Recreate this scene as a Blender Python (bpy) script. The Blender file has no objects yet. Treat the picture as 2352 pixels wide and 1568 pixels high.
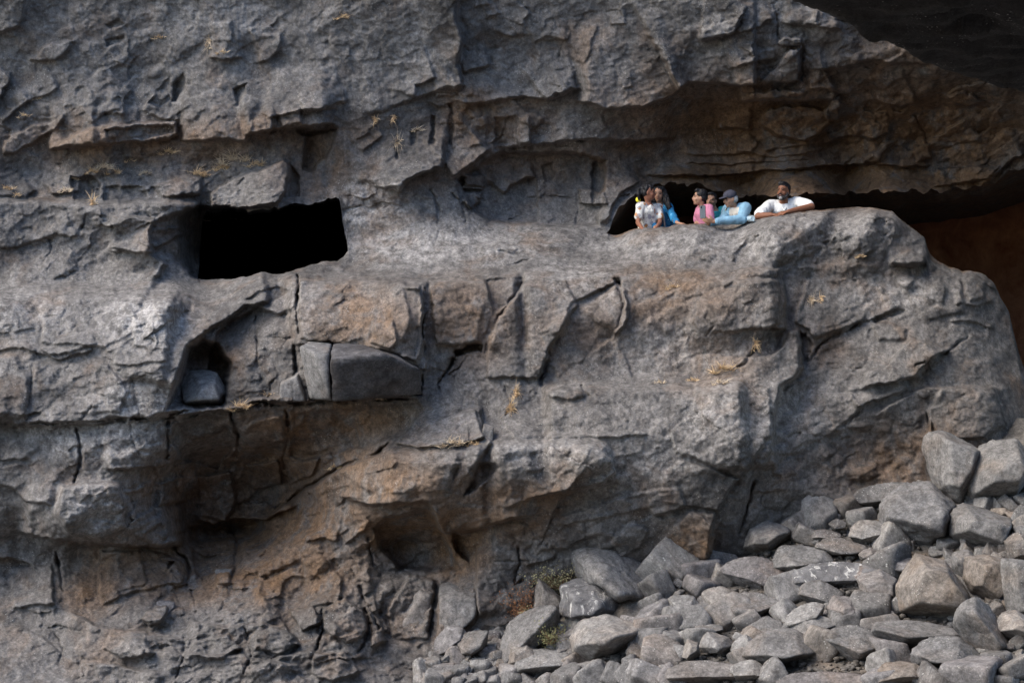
import bpy, math, random
import numpy as np
from mathutils import Vector, Matrix

# ------------------------------------------------------------------ camera, sky, sun, exposure
SC = bpy.context.scene
COL = SC.collection
CZ = 4.0            # camera height (m); the foot of the cliff is near z = 0
DC = 25.0           # distance from the camera to the reference plane Y = 0
PM = 201.0          # design units per metre on that plane (2352 x 1568 design sheet)
cam_d = bpy.data.cameras.new('camera')
cam = bpy.data.objects.new('camera', cam_d); COL.objects.link(cam)
cam.location = (0, -DC, CZ); cam.rotation_euler = (math.radians(90), 0, 0)
cam_d.sensor_width = 36.0; cam_d.lens = 36.0*DC/(2352/PM)
cam_d.clip_start = 0.1; cam_d.clip_end = 500
SC.camera = cam

SUN_DIR = Vector((-0.62, -0.30, 0.72)).normalized()      # towards the light
world = bpy.data.worlds.new('World'); SC.world = world; world.use_nodes = True
wn = world.node_tree.nodes; wl = world.node_tree.links
sky = wn.new('ShaderNodeTexSky'); sky.sky_type = 'NISHITA'; sky.sun_disc = False
sky.sun_elevation = math.asin(SUN_DIR.z)
sky.sun_rotation = math.atan2(SUN_DIR.x, SUN_DIR.y)
wn['Background'].inputs[1].default_value = 0.11
wl.new(sky.outputs[0], wn['Background'].inputs[0])
sun_d = bpy.data.lights.new('sun', 'SUN'); sun_d.energy = 1.25; sun_d.angle = math.radians(42)
sun_d.color = (1.0, 0.89, 0.73)
sun = bpy.data.objects.new('sun', sun_d); COL.objects.link(sun)
sun.rotation_euler = SUN_DIR.to_track_quat('Z', 'Y').to_euler()
SC.view_settings.view_transform = 'Standard'; SC.view_settings.look = 'None'
SC.view_settings.gamma = 1.0; SC.view_settings.exposure = 2.0
SC.cycles.max_bounces = 6; SC.cycles.diffuse_bounces = 4
SC.cycles.use_denoising = True

# ------------------------------------------------------------------ helpers
rng = np.random.default_rng(7)
random.seed(7)

def W(vx, vy, H=0.0):
    """design sheet position + relief towards the camera (design units) -> world point(s)"""
    Y = -np.asarray(H, float)/PM
    k = (DC + Y)/DC
    return (np.asarray(vx, float)-1176)/PM*k, Y, CZ + (784-np.asarray(vy, float))/PM*k
def WP(vx, vy, Y): return Vector([float(c) for c in W(vx, vy, -Y*PM)])

def hsh(ix, iy, iz, s):
    n = (ix.astype(np.int64)*374761393 + iy.astype(np.int64)*668265263 + iz.astype(np.int64)*2147483647 + s*1274126177) & 0xFFFFFFFF
    n = ((n ^ (n >> 13))*1274126177) & 0xFFFFFFFF
    n = ((n ^ (n >> 16))*2246822519) & 0xFFFFFFFF
    return ((n ^ (n >> 15)) & 0xFFFFFF)/float(0xFFFFFF)
def vn2(x, y, s=0):
    ix = np.floor(x); iy = np.floor(y); fx = x-ix; fy = y-iy
    fx = fx*fx*fx*(fx*(fx*6-15)+10); fy = fy*fy*fy*(fy*(fy*6-15)+10)
    z = np.zeros_like(ix)
    a = hsh(ix, iy, z, s); b = hsh(ix+1, iy, z, s); c = hsh(ix, iy+1, z, s); d = hsh(ix+1, iy+1, z, s)
    return ((a*(1-fx)+b*fx)*(1-fy) + (c*(1-fx)+d*fx)*fy)*2-1
def fbm2(x, y, s=0, o=4, g=0.5):
    t = 0; a = 1.0; n = 0
    for k in range(o):
        t = t + a*vn2(x*2**k+17.3*k, y*2**k-9.1*k, s+k); n += a; a *= g
    return t/n
def vn3(p, s=0):
    i = np.floor(p); f = p-i; f = f*f*(3-2*f); r = 0
    for dx in (0, 1):
        for dy in (0, 1):
            for dz in (0, 1):
                w = (f[:, 0] if dx else 1-f[:, 0])*(f[:, 1] if dy else 1-f[:, 1])*(f[:, 2] if dz else 1-f[:, 2])
                r = r + w*hsh(i[:, 0]+dx, i[:, 1]+dy, i[:, 2]+dz, s)
    return r*2-1
def fbm3(p, s=0, o=3):
    return sum(0.5**k*vn3(p*2**k+5.7*k, s+k) for k in range(o))
def sstep(a, b, x):
    t = np.clip((x-a)/(b-a), 0, 1); return t*t*(3-2*t)

def facet(x, y, scale, s, ang=0.0, an=1.0, slope=0.3, jump=0.5, bw=.3):
    """broken-rock noise: every Voronoi cell is a tilted plane (in units of its scale); also the distance to the joint"""
    ca, sa = math.cos(ang), math.sin(ang)
    u = (x*ca+y*sa)/(scale*an); v = (-x*sa+y*ca)/scale
    iu = np.floor(u); iv = np.floor(v)
    d1 = np.full(u.shape, 9.0); d2 = np.full(u.shape, 9.0); v1 = np.zeros(u.shape); v2 = np.zeros(u.shape)
    z = np.zeros_like(iu)
    for a in (-1, 0, 1):
        for b in (-1, 0, 1):
            ci = iu+a; cj = iv+b
            px = ci+0.1+0.8*hsh(ci, cj, z, s); py = cj+0.1+0.8*hsh(ci, cj, z, s+1)
            du = u-px; dv = v-py; d = du*du+dv*dv
            pl = (hsh(ci, cj, z, s+2)*2-1)*jump + slope*2*((hsh(ci, cj, z, s+3)*2-1)*du + (hsh(ci, cj, z, s+4)*2-1)*dv)
            n1 = d < d1; n2 = ~n1 & (d < d2)
            v2 = np.where(n1, v1, np.where(n2, pl, v2)); d2 = np.where(n1, d1, np.where(n2, d, d2))
            v1 = np.where(n1, pl, v1); d1 = np.where(n1, d, d1)
    e = np.sqrt(d2)-np.sqrt(d1); k = .5*(1-np.clip(e/bw, 0, 1))
    return (v1*(1-k)+v2*k)*scale, e

def tps(P, lam=1e-3):
    """smooth surface through control points (x, y, h)"""
    P = np.array(P, float); X = P[:, :2]/500.0; n = len(P)
    def K(r2): return 0.5*r2*np.log(np.maximum(r2, 1e-12))
    d2 = ((X[:, None]-X[None])**2).sum(-1)
    A = np.zeros((n+3, n+3)); A[:n, :n] = K(d2)+lam*np.eye(n); A[:n, n] = 1; A[:n, n+1:] = X; A[n, :n] = 1; A[n+1:, :n] = X.T
    c = np.linalg.solve(A, np.r_[P[:, 2], 0, 0, 0])
    def f(x, y):
        x = np.asarray(x, float)/500; y = np.asarray(y, float)/500; r = c[n]+c[n+1]*x+c[n+2]*y
        for k in range(n): r = r + c[k]*K((x-X[k, 0])**2+(y-X[k, 1])**2)
        return r
    return f

def polydist(x, y, P):
    """distance, arc position 0..1, unit normal of the nearest segment, signed offset along it"""
    P = np.array(P, float); L = np.r_[0, np.cumsum(np.hypot(*(P[1:]-P[:-1]).T))]
    best = np.full(x.shape, 1e9); t_ = np.zeros(x.shape); ox = np.zeros(x.shape); oy = np.zeros(x.shape); nx = np.zeros(x.shape); ny = np.zeros(x.shape)
    for k in range(len(P)-1):
        a = P[k]; d = P[k+1]-a; l = max(L[k+1]-L[k], 1e-6)
        t = np.clip(((x-a[0])*d[0]+(y-a[1])*d[1])/(l*l), 0, 1)
        qx = x-a[0]-t*d[0]; qy = y-a[1]-t*d[1]; q = qx*qx+qy*qy; m = q < best
        best = np.where(m, q, best); t_ = np.where(m, (L[k]+t*l)/L[-1], t_)
        ox = np.where(m, qx, ox); oy = np.where(m, qy, oy); nx = np.where(m, -d[1]/l, nx); ny = np.where(m, d[0]/l, ny)
    return np.sqrt(best), t_, ox, oy, nx, ny
def inside(x, y, P):
    r = np.zeros(x.shape, bool); n = len(P)
    for k in range(n):
        x0, y0 = P[k]; x1, y1 = P[(k+1) % n]
        if y0 == y1: continue
        r ^= ((y0 > y) != (y1 > y)) & (x < (x1-x0)*(y-y0)/(y1-y0)+x0)
    return r
DIRS = {'U': (0, -1), 'D': (0, 1), 'L': (-1, 0), 'R': (1, 0), 'UL': (-.7, -.7), 'UR': (.7, -.7), 'DL': (-.7, .7), 'DR': (.7, .7)}

def mesh_np(name, V, F, mat, parent=None, smooth=True):
    """V (n,3), F (m,3|4) -> linked mesh object"""
    me = bpy.data.meshes.new(name); V = np.asarray(V, np.float32); F = np.asarray(F, np.int32)
    me.vertices.add(len(V)); me.vertices.foreach_set('co', V.ravel())
    k = F.shape[1]; me.loops.add(F.size); me.loops.foreach_set('vertex_index', F.ravel())
    me.polygons.add(len(F)); me.polygons.foreach_set('loop_start', np.arange(0, F.size, k, dtype=np.int32))
    try: me.polygons.foreach_set('loop_total', np.full(len(F), k, np.int32))
    except Exception: pass
    me.polygons.foreach_set('use_smooth', np.full(len(F), smooth))
    me.update(calc_edges=True); me.validate()
    o = bpy.data.objects.new(name, me); COL.objects.link(o)
    if mat: me.materials.append(mat)
    if parent: o.parent = parent
    return o
def quads(nr, nc, flip=False, off=0):
    i = np.arange(nr*nc).reshape(nr, nc)+off
    q = np.stack([i[:-1, :-1], i[1:, :-1], i[1:, 1:], i[:-1, 1:]], -1).reshape(-1, 4)
    return q[:, ::-1] if flip else q
def tag(o, label=None, cat=None, group=None, kind=None):
    if label: o['label'] = label
    if cat: o['category'] = cat
    if group: o['group'] = group
    if kind: o['kind'] = kind
    return o
def empty(name, loc):
    o = bpy.data.objects.new(name, None); COL.objects.link(o); o.location = loc; return o

# ------------------------------------------------------------------ materials
class NT:
    def __init__(s, name):
        s.m = bpy.data.materials.new(name); s.m.use_nodes = True; s.t = s.m.node_tree; s.n = s.t.nodes
        s.b = s.n['Principled BSDF']; s.b.inputs['Roughness'].default_value = 0.85
        s.b.inputs['Specular IOR Level'].default_value = 0.25
    def put(s, sock, v):
        if isinstance(v, bpy.types.NodeSocket): s.t.links.new(v, sock)
        else: sock.default_value = v
    def new(s, typ, **k):
        n = s.n.new(typ)
        for a, b in k.items(): setattr(n, a, b)
        return n
    def geo(s): return s.new('ShaderNodeNewGeometry').outputs['Position']
    def obj(s): return s.new('ShaderNodeTexCoord').outputs['Object']
    def rnd(s): return s.new('ShaderNodeObjectInfo').outputs['Random']
    def noise(s, vec, scale, detail=6, rough=0.6, dist=0.0):
        n = s.new('ShaderNodeTexNoise'); s.put(n.inputs['Vector'], vec); n.inputs['Scale'].default_value = scale
        n.inputs['Detail'].default_value = detail; n.inputs['Roughness'].default_value = rough; n.inputs['Distortion'].default_value = dist
        return n.outputs[0]
    def voro(s, vec, scale, feature='F1', out='Distance'):
        n = s.new('ShaderNodeTexVoronoi', feature=feature); s.put(n.inputs['Vector'], vec); n.inputs['Scale'].default_value = scale
        return n.outputs[out]
    def ramp(s, f, *st):
        n = s.new('ShaderNodeValToRGB'); e = n.color_ramp.elements
        while len(e) < len(st): e.new(0.5)
        for q, (p, c) in zip(e, st):
            q.position = p; q.color = (c, c, c, 1) if isinstance(c, (int, float)) else (*c, 1)
        s.put(n.inputs[0], f); return n.outputs[0]
    def mix(s, f, a, b, blend='MIX'):
        n = s.new('ShaderNodeMix', data_type='RGBA', blend_type=blend); s.put(n.inputs[0], f)
        for i, v in ((6, a), (7, b)):
            s.put(n.inputs[i], (*v, 1) if isinstance(v, tuple) and len(v) == 3 else v)
        return n.outputs[2]
    def math(s, op, a, b=0.0):
        n = s.new('ShaderNodeMath', operation=op); s.put(n.inputs[0], a); s.put(n.inputs[1], b); return n.outputs[0]
    def attr(s, name): return s.new('ShaderNodeAttribute', attribute_name=name).outputs['Fac']
    def scale(s, vec, sx, sy, sz, rot=(0, 0, 0)):
        n = s.new('ShaderNodeMapping'); s.put(n.inputs[0], vec); n.inputs['Scale'].default_value = (sx, sy, sz); n.inputs['Rotation'].default_value = rot
        return n.outputs[0]
    def bump(s, h, strength=0.5, dist=0.02, normal=None):
        n = s.new('ShaderNodeBump'); s.put(n.inputs['Height'], h); n.inputs['Strength'].default_value = strength; n.inputs['Distance'].default_value = dist
        if normal: s.put(n.inputs['Normal'], normal)
        return n.outputs[0]
    def color(s, c): s.put(s.b.inputs['Base Color'], (*c, 1) if isinstance(c, tuple) else c)

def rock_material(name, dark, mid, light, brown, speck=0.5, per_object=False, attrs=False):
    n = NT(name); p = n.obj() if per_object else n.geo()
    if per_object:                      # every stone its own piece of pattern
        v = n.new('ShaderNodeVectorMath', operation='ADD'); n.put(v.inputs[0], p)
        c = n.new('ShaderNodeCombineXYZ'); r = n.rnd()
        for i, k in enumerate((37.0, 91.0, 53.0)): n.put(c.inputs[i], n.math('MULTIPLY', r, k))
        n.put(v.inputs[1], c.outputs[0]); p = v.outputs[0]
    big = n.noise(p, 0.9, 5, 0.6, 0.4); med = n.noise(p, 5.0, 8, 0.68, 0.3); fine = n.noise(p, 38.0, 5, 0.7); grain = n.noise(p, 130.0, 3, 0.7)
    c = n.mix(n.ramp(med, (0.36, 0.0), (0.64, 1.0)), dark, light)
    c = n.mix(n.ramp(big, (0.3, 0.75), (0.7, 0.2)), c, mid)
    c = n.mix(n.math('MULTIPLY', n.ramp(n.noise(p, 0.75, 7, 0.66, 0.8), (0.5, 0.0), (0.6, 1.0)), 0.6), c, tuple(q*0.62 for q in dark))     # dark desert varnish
    streak = n.noise(n.scale(p, 6.0, 6.0, 0.7), 1.3, 5, 0.65)                 # run-off streaks down the face
    c = n.mix(n.math('MULTIPLY', n.ramp(streak, (0.5, 0.0), (0.72, 1.0)), 0.35), c, light)
    bn = n.noise(p, 1.7, 6, 0.62, 0.6)
    if attrs:
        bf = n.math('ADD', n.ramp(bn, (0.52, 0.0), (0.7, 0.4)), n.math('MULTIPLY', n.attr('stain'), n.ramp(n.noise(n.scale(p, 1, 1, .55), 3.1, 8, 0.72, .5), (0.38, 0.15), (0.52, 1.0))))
        c = n.mix(n.math('MULTIPLY', n.attr('pale'), n.ramp(n.noise(p, 8.0, 9, 0.76), (0.42, 0.05), (0.56, 1.0))), c, tuple(min(1, q*1.75+0.03) for q in light))
    else:
        bf = n.ramp(bn, (0.5, 0.0), (0.72, 0.55))
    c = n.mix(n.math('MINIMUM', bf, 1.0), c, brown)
    if per_object:
        r = n.rnd(); c = n.mix(0.42, c, n.ramp(n.math('FRACT', n.math('MULTIPLY', r, 7.31)), (0.0, (0.085, 0.08, 0.082)), (0.3, (0.15, 0.145, 0.145)), (0.55, (0.28, 0.27, 0.26)), (0.75, (0.20, 0.15, 0.11)), (0.9, (0.15, 0.14, 0.155)), (1.0, (0.23, 0.22, 0.21))))
    mot = n.noise(p, 13.0, 6, 0.7, 0.2)
    c = n.mix(0.85, c, n.ramp(mot, (0.32, 0.5), (0.68, 1.4)), 'MULTIPLY')
    seep = n.noise(n.scale(p, 9.0, 9.0, 0.5), 1.1, 6, 0.7, 0.3)
    c = n.mix(0.6, c, n.ramp(seep, (0.36, 0.55), (0.5, 1.0)), 'MULTIPLY')
    c = n.mix(0.8, c, n.ramp(fine, (0.28, 0.45), (0.72, 1.45)), 'MULTIPLY')
    c = n.mix(0.6, c, n.ramp(grain, (0.3, 0.5), (0.7, 1.4)), 'MULTIPLY')
    sp = n.voro(p, 34.0); spm = n.ramp(sp, (0.10, 1.0), (0.22, 0.0))              # zeolite / lichen specks, in patches
    patch = n.ramp(n.noise(p, 2.2, 4, 0.6), (0.5, 0.0), (0.68, 1.0))
    c = n.mix(n.math('MULTIPLY', n.math('MULTIPLY', spm, patch), speck), c, (0.62, 0.60, 0.56))
    n.color(c)
    b1 = n.bump(n.noise(p, 24.0, 8, 0.72), 0.5, 0.03); b2 = n.bump(n.noise(p, 90.0, 4, 0.7), 0.35, 0.01, b1)
    n.put(n.b.inputs['Normal'], b2)
    n.put(n.b.inputs['Roughness'], n.ramp(med, (0.3, 0.75), (0.7, 0.95)))
    return n.m
M = {}
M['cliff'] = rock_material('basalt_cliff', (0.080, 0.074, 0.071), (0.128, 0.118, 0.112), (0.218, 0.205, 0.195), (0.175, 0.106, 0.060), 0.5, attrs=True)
M['stone'] = rock_material('rubble_stone', (0.135, 0.128, 0.122), (0.195, 0.186, 0.178), (0.275, 0.265, 0.255), (0.23, 0.15, 0.09), 0.8, per_object=True)
M['speck'] = rock_material('speckled_stone', (0.10, 0.098, 0.10), (0.15, 0.147, 0.148), (0.24, 0.235, 0.235), (0.16, 0.12, 0.09), 0.95, per_object=True)
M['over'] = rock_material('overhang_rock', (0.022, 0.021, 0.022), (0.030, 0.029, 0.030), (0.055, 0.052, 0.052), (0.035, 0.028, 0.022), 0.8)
M['scree'] = rock_material('scree_soil', (0.08, 0.074, 0.068), (0.115, 0.105, 0.096), (0.17, 0.155, 0.14), (0.19, 0.135, 0.09), 0.3)
def plain(name, c, rough=0.8, var=0.25, scale=40):
    n = NT(name); p = n.obj()
    n.color(n.mix(n.ramp(n.noise(p, scale, 4, 0.6), (0.3, 0.0), (0.7, 1.0)), tuple(q*(1-var) for q in c), tuple(min(1, q*(1+var)) for q in c)))
    n.b.inputs['Roughness'].default_value = rough; return n.m

# ------------------------------------------------------------------ the cliff: relief over the design sheet
BASE = [
 # above and beside the frame
 (-700,-900,-60),(600,-900,-80),(1500,-900,-60),(2400,-900,100),(3050,-900,150),(-700,300,0),(-700,900,260),(-700,1500,330),(3050,200,60),(3050,420,-60),(3050,900,-20),(3050,1500,150),
 # upper wall
 (-60,0,-30),(300,0,-35),(700,0,-50),(1020,0,-52),(1200,0,-90),(1500,0,-70),(1800,0,-40),(2100,-40,-20),(2400,0,20),
 (0,200,-20),(300,180,-35),(600,180,-50),(900,180,-72),(1200,160,-120),(1450,150,-105),(1700,120,-85),(1900,120,-75),(2150,160,-60),(2400,150,-30),
 (0,320,15),(250,315,20),(500,310,0),(700,280,-20),(900,300,-50),(1100,300,-125),(1300,290,-140),(1500,290,-190),
 (100,370,-25),(300,380,-55),(500,370,-60),(700,380,-70),(850,400,-40),(950,440,-45),
 (60,440,5),(250,440,-20),(450,440,-20),(620,430,0),
 # right roof
 (1650,225,-220),(1800,235,-225),(1950,225,-200),(2150,225,-185),(2350,250,-185),(1600,330,-300),(1800,330,-315),(2000,330,-320),(2200,330,-315),(2352,340,-300),
 (1500,400,-290),(1700,400,-355),(1900,390,-375),(2100,390,-375),(2300,390,-350),(1720,450,-352),(1950,440,-368),(2250,430,-350),(2500,400,-240),
 # left ledge below the grass band
 (0,480,45),(200,480,40),(400,480,25),(0,560,70),(200,560,65),(380,560,35),(455,560,-40),(430,640,40),(0,640,95),(200,640,95),(330,630,75),
 (0,690,190),(200,690,185),(400,680,165),(600,650,140),(600,720,190),(0,780,235),(200,780,235),(420,760,225),(0,960,250),(200,960,248),(380,940,230),
 # ledge between the caves
 (820,480,-30),(820,560,-10),(830,610,50),(900,560,0),(1000,540,-15),(900,620,95),(1050,620,95),(700,630,120),(760,615,70),
 (1050,480,-75),(1150,500,-120),(1300,500,-130),(1380,480,-120),(1400,530,-80),(1200,540,-45),(1300,545,-40),
 (1200,630,120),(1400,620,95),(1500,560,25),(1420,560,-20),
 # parapet crest and outcrop
 (1470,530,0),(1600,515,0),(1750,500,0),(1900,482,0),(2000,482,-5),(2100,535,-15),(2140,600,0),(2230,625,-20),(2300,690,-50),(2330,780,-70),(2400,950,-80),
 (1700,560,45),(1900,540,38),(2050,560,25),(1600,620,100),(1800,625,82),(2000,620,55),(2150,660,45),(2240,700,20),
 (750,700,200),(900,720,205),(750,860,205),(900,880,205),(1050,700,165),(1050,860,160),(1250,700,160),(1250,850,150),(1450,720,155),(1450,850,140),(1620,700,150),(1620,850,130),(1780,700,120),(1780,850,120),
 (1900,720,75),(1900,850,75),(2050,760,70),(2200,800,50),(2300,850,0),
 (1150,920,180),(1300,930,190),(1500,930,195),(1700,940,180),(1300,1000,205),(1550,1020,215),(1720,1040,170),(1850,980,110),(2000,930,85),(2150,930,70),(2280,950,60),(1850,1120,95),(2000,1050,45),(2100,1050,40),(2250,1050,40),(2000,1150,55),(2250,1200,40),
 # centre below
 (950,1000,175),(1080,1000,190),(850,1075,165),(1000,1050,235),(1150,1040,255),(1350,1045,250),(850,1130,195),(1000,1120,255),(1200,1110,255),(1400,1090,235),(1550,1130,225),(1680,1170,190),
 (780,1160,130),(900,1180,200),(1020,1190,170),(1150,1180,205),(1300,1170,215),(1450,1190,205),(920,1240,70),(1050,1260,80),(950,1310,70),(1060,1310,110),(1130,1260,170),(1250,1240,190),(1400,1260,190),(1550,1250,170),(1630,1290,160),(1180,1350,160),(1300,1350,150),(1500,1340,130),(1800,1250,95),
 (820,1300,130),(860,1400,150),(950,1440,155),(1060,1440,160),
 # left below the joint
 (0,1000,235),(150,1000,235),(300,1000,225),(450,965,165),(600,955,160),(750,945,160),(880,945,165),(0,1100,225),(150,1120,235),(280,1120,220),(430,1060,95),(560,1060,30),(700,1035,50),(800,1025,90),
 (0,1210,170),(150,1210,210),(300,1200,180),(420,1160,20),(520,1170,-70),(630,1135,-50),(690,1115,20),
 (60,1260,90),(180,1260,85),(330,1265,75),(460,1235,-100),(560,1225,-100),(640,1195,-10),(150,1330,120),(300,1330,95),(480,1320,60),(600,1300,70),(700,1250,105),(780,1230,130),(700,1340,120),
 (0,1360,150),(0,1440,220),(0,1580,360),(180,1420,200),(180,1580,340),(350,1400,190),(350,1500,270),(350,1600,350),(550,1400,200),(550,1500,280),(550,1600,350),(750,1420,230),(750,1500,290),(750,1600,360),(880,1520,240),(880,1600,320),(1000,1520,200),(1000,1600,280),
 (1300,1500,120),(1600,1450,90),(2000,1350,20),(2300,1400,20),(1300,1800,200),(2300,1800,50),(0,1800,420),(800,1800,430),
]
fbase = tps(BASE, 2e-4)
def lean(x, y):
    """the wall above overhangs, the outcrop below steps forward, the lower left is undercut"""
    return .25*np.clip(300-y, 0, 1200) + .36*(np.clip(y, 640, 1010)-640) - 130*np.exp(-(((x-560)/190)**2+((y-1140)/105)**2)**1.5)

SEAM = [(-700,640),(455,640)]
LX = [(-700,640),(380,640),(454,641),(457,628),(459,590),(461,545),(464,515),(468,495),(476,484),(500,481),(530,484),(560,480),(620,482),(680,471),(740,463),(772,457),(779,462),(784,478),(786,502),(791,512),(792,533),(798,548),(799,577),(806,574),
      (900,562),(1100,545),(1300,540),(1392,536),(1400,528),(1408,505),(1424,476),(1448,446),(1478,428),(1530,424),(1600,428),(1650,441),(1700,454),(1750,452),(1860,446),(1960,441),(2050,440),(2150,436),(2230,430),(2275,420),(2295,408),(2312,392),(2360,385),(2500,330),(3050,300)]
PX = [(-700,640),(380,640),(454,641),(478,641),(530,640),(590,626),(650,628),(700,616),(740,602),(775,599),(792,584),(798,577),(806,574),
      (900,562),(1100,545),(1300,540),(1392,536),(1405,541),(1425,540),(1445,532),(1470,530),(1510,524),(1540,520),(1560,515),(1600,516),(1630,511),(1700,505),(1740,501),(1800,492),(1870,484),(1900,482),(1960,476),(2000,481),(2050,490),(2075,514),(2100,530),(2124,548),(2130,575),(2136,599),(2150,605),(2180,611),(2212,623),(2230,619),(2265,630),(2285,650),(2300,690),(2318,718),(2325,750),(2335,790),(2345,845),(2360,880),(2420,960),(2600,1000),(3050,1000)]
LX = np.array(LX, float); PX = np.array(PX, float)

FEAT = []
def S(P, h, fade, up='U', w=5.0, lay='UL', ta=0.12): FEAT.append(('s', P, h, fade, up, w, lay, ta))   # a lip: the named side stands proud and dies away
def P_(P, h, gx=0.0, gy=0.0, w=6.0, lay='UL'): FEAT.append(('p', P, h, gx, gy, w, lay))               # a plate or a hollow with its own tilt
def C(P, w, d, lay='UL'): FEAT.append(('c', P, w, d, lay))                                           # an open joint
# --- upper left wall
P_([(-80,-80),(62,-60),(60,30),(45,65),(20,76),(-80,92)], 26, 0, -.1, 8)
P_([(55,140),(85,120),(100,100),(150,88),(172,92),(165,112),(130,138),(85,145)], 14, 0, .12, 7)
S([(-40,260),(0,225),(22,180),(26,165)], 22, 60, 'L', 5); S([(45,252),(75,228),(112,214),(140,195)], 10, 40, 'UL')
P_([(5,355),(10,320),(70,285),(120,280),(146,256),(150,272),(130,300),(80,330),(35,352)], 20, .02, .12, 7)
P_([(112,339),(170,305),(215,288),(330,280),(405,278),(408,310),(395,322),(230,333)], 30, .0, .22, 7); S([(112,340),(170,338),(232,332)], 30, 60, 'U', 5)
P_([(240,297),(330,286),(402,289),(399,309),(330,322),(240,330)], -15, 0, 0, 5)
S([(408,322),(470,322),(530,319),(575,330)], 38, 70, 'U', 6); S([(555,312),(610,300),(690,292),(770,284)], 48, 70, 'U', 6)
P_([(675,292),(765,282),(770,300),(720,318),(680,310)], -18, 0, 0, 8)
P_([(480,445),(530,412),(600,385),(648,362),(664,372),(660,440),(640,470),(560,482),(480,478)], 48, .05, .1, 7)
P_([(664,372),(690,410),(690,450),(660,455)], -20, -.5, 0, 6); P_([(700,300),(775,290),(765,340),(720,400),(690,395)], -30, .25, 0, 9)
P_([(392,236),(395,190),(430,162),(430,200),(402,238)], -16, .45, 0, 5); P_([(340,240),(365,200),(390,165),(392,232),(360,250)], -9, .2, 0, 6)
P_([(535,205),(570,188),(564,225),(546,250)], -18, .3, 0, 5); P_([(240,60),(275,40),(290,55),(260,70)], -10, 0, -.2, 6); P_([(240,90),(290,78),(280,100),(245,112)], -12, 0, -.3, 6)
S([(478,136),(510,138),(562,131)], 16, 50, 'U', 4); S([(588,145),(622,138),(641,118),(646,75)], 16, 60, 'UL', 5); S([(533,100),(534,75),(530,45)], 8, 50, 'L')
S([(282,268),(284,228),(305,202)], 16, 40, 'L', 5); S([(330,260),(345,225),(370,205)], 9, 40, 'R'); S([(210,285),(240,262),(280,250)], 8, 40, 'U'); S([(0,285),(60,240),(75,225)], 14, 60, 'U')
S([(590,262),(620,272),(668,258),(720,250),(780,250)], 22, 50, 'U', 5); S([(690,262),(740,250),(800,230)], 14, 50, 'U')
P_([(575,275),(625,262),(632,300),(600,315),(565,310)], 16, .2, 0, 6); P_([(638,262),(690,245),(695,285),(645,295)], 15, .1, .1, 5)
P_([(-80,395),(40,390),(90,440),(60,456),(-80,455)], 12, 0, .3, 8); P_([(155,405),(215,400),(235,425),(225,462),(165,460)], -22, 0, 0, 6); P_([(240,425),(330,425),(345,460),(235,462)], -14, 0, 0, 5)
P_([(95,420),(140,400),(190,395),(185,440),(120,450)], 10, 0, .3, 8); P_([(345,420),(420,400),(470,405),(460,450),(370,458)], 18, .1, .2, 8)
S([(-60,458),(80,458),(200,466),(300,465),(420,463),(470,470)], 44, 100, 'D', 24, ta=.05)
# --- left ledge above the terrace
S([(-60,575),(40,568),(105,545),(180,540),(195,520)], 14, 40, 'U', 5); C([(120,540),(175,545),(195,512),(198,490)], 3.5, 14); C([(110,548),(118,580),(100,600)], 3, 10)
P_([(250,570),(300,545),(345,555),(350,580),(300,585)], 18, 0, .2, 6); S([(250,580),(300,578),(345,585)], 20, 30, 'U', 5); P_([(295,545),(340,520),(400,515),(420,540),(350,575)], 14, .1, .2, 7)
P_([(350,500),(450,470),(520,470),(520,645),(440,642),(390,598),(345,585),(350,540)], -70, -1.0, 0, 12, 'U'); P_([(400,500),(450,470),(530,470),(530,645),(440,642),(405,600)], -70, -1.2, 0, 12, 'U'); S([(352,495),(345,540),(350,585),(390,612)], 60, 90, 'L', 9, 'UL'); S([(150,640),(180,622),(260,640),(310,660)], 8, 30, 'D')
S([(-60,685),(30,676),(110,668),(200,668),(330,674),(420,690)], 80, 140, 'D', 46, ta=.06)
# --- big left bulge
S([(-60,805),(40,800),(95,812),(130,825),(190,812),(225,795)], 16, 40, 'U', 6); P_([(85,800),(150,770),(215,760),(225,790),(160,815),(110,815)], 10, 0, .2, 8); P_([(-80,820),(40,812),(70,860),(70,960),(-80,970)], 14, -.05, 0, 14); C([(70,830),(72,880),(60,960)], 5, 12)
S([(255,835),(320,840),(385,825)], 12, 30, 'U', 6); C([(305,870),(310,900),(320,960)], 2.5, 8); C([(185,965),(205,940),(215,930)], 4, 14)
P_([(300,720),(335,705),(385,720),(390,800),(340,805),(305,790)], 7, 0, 0, 6)
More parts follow.
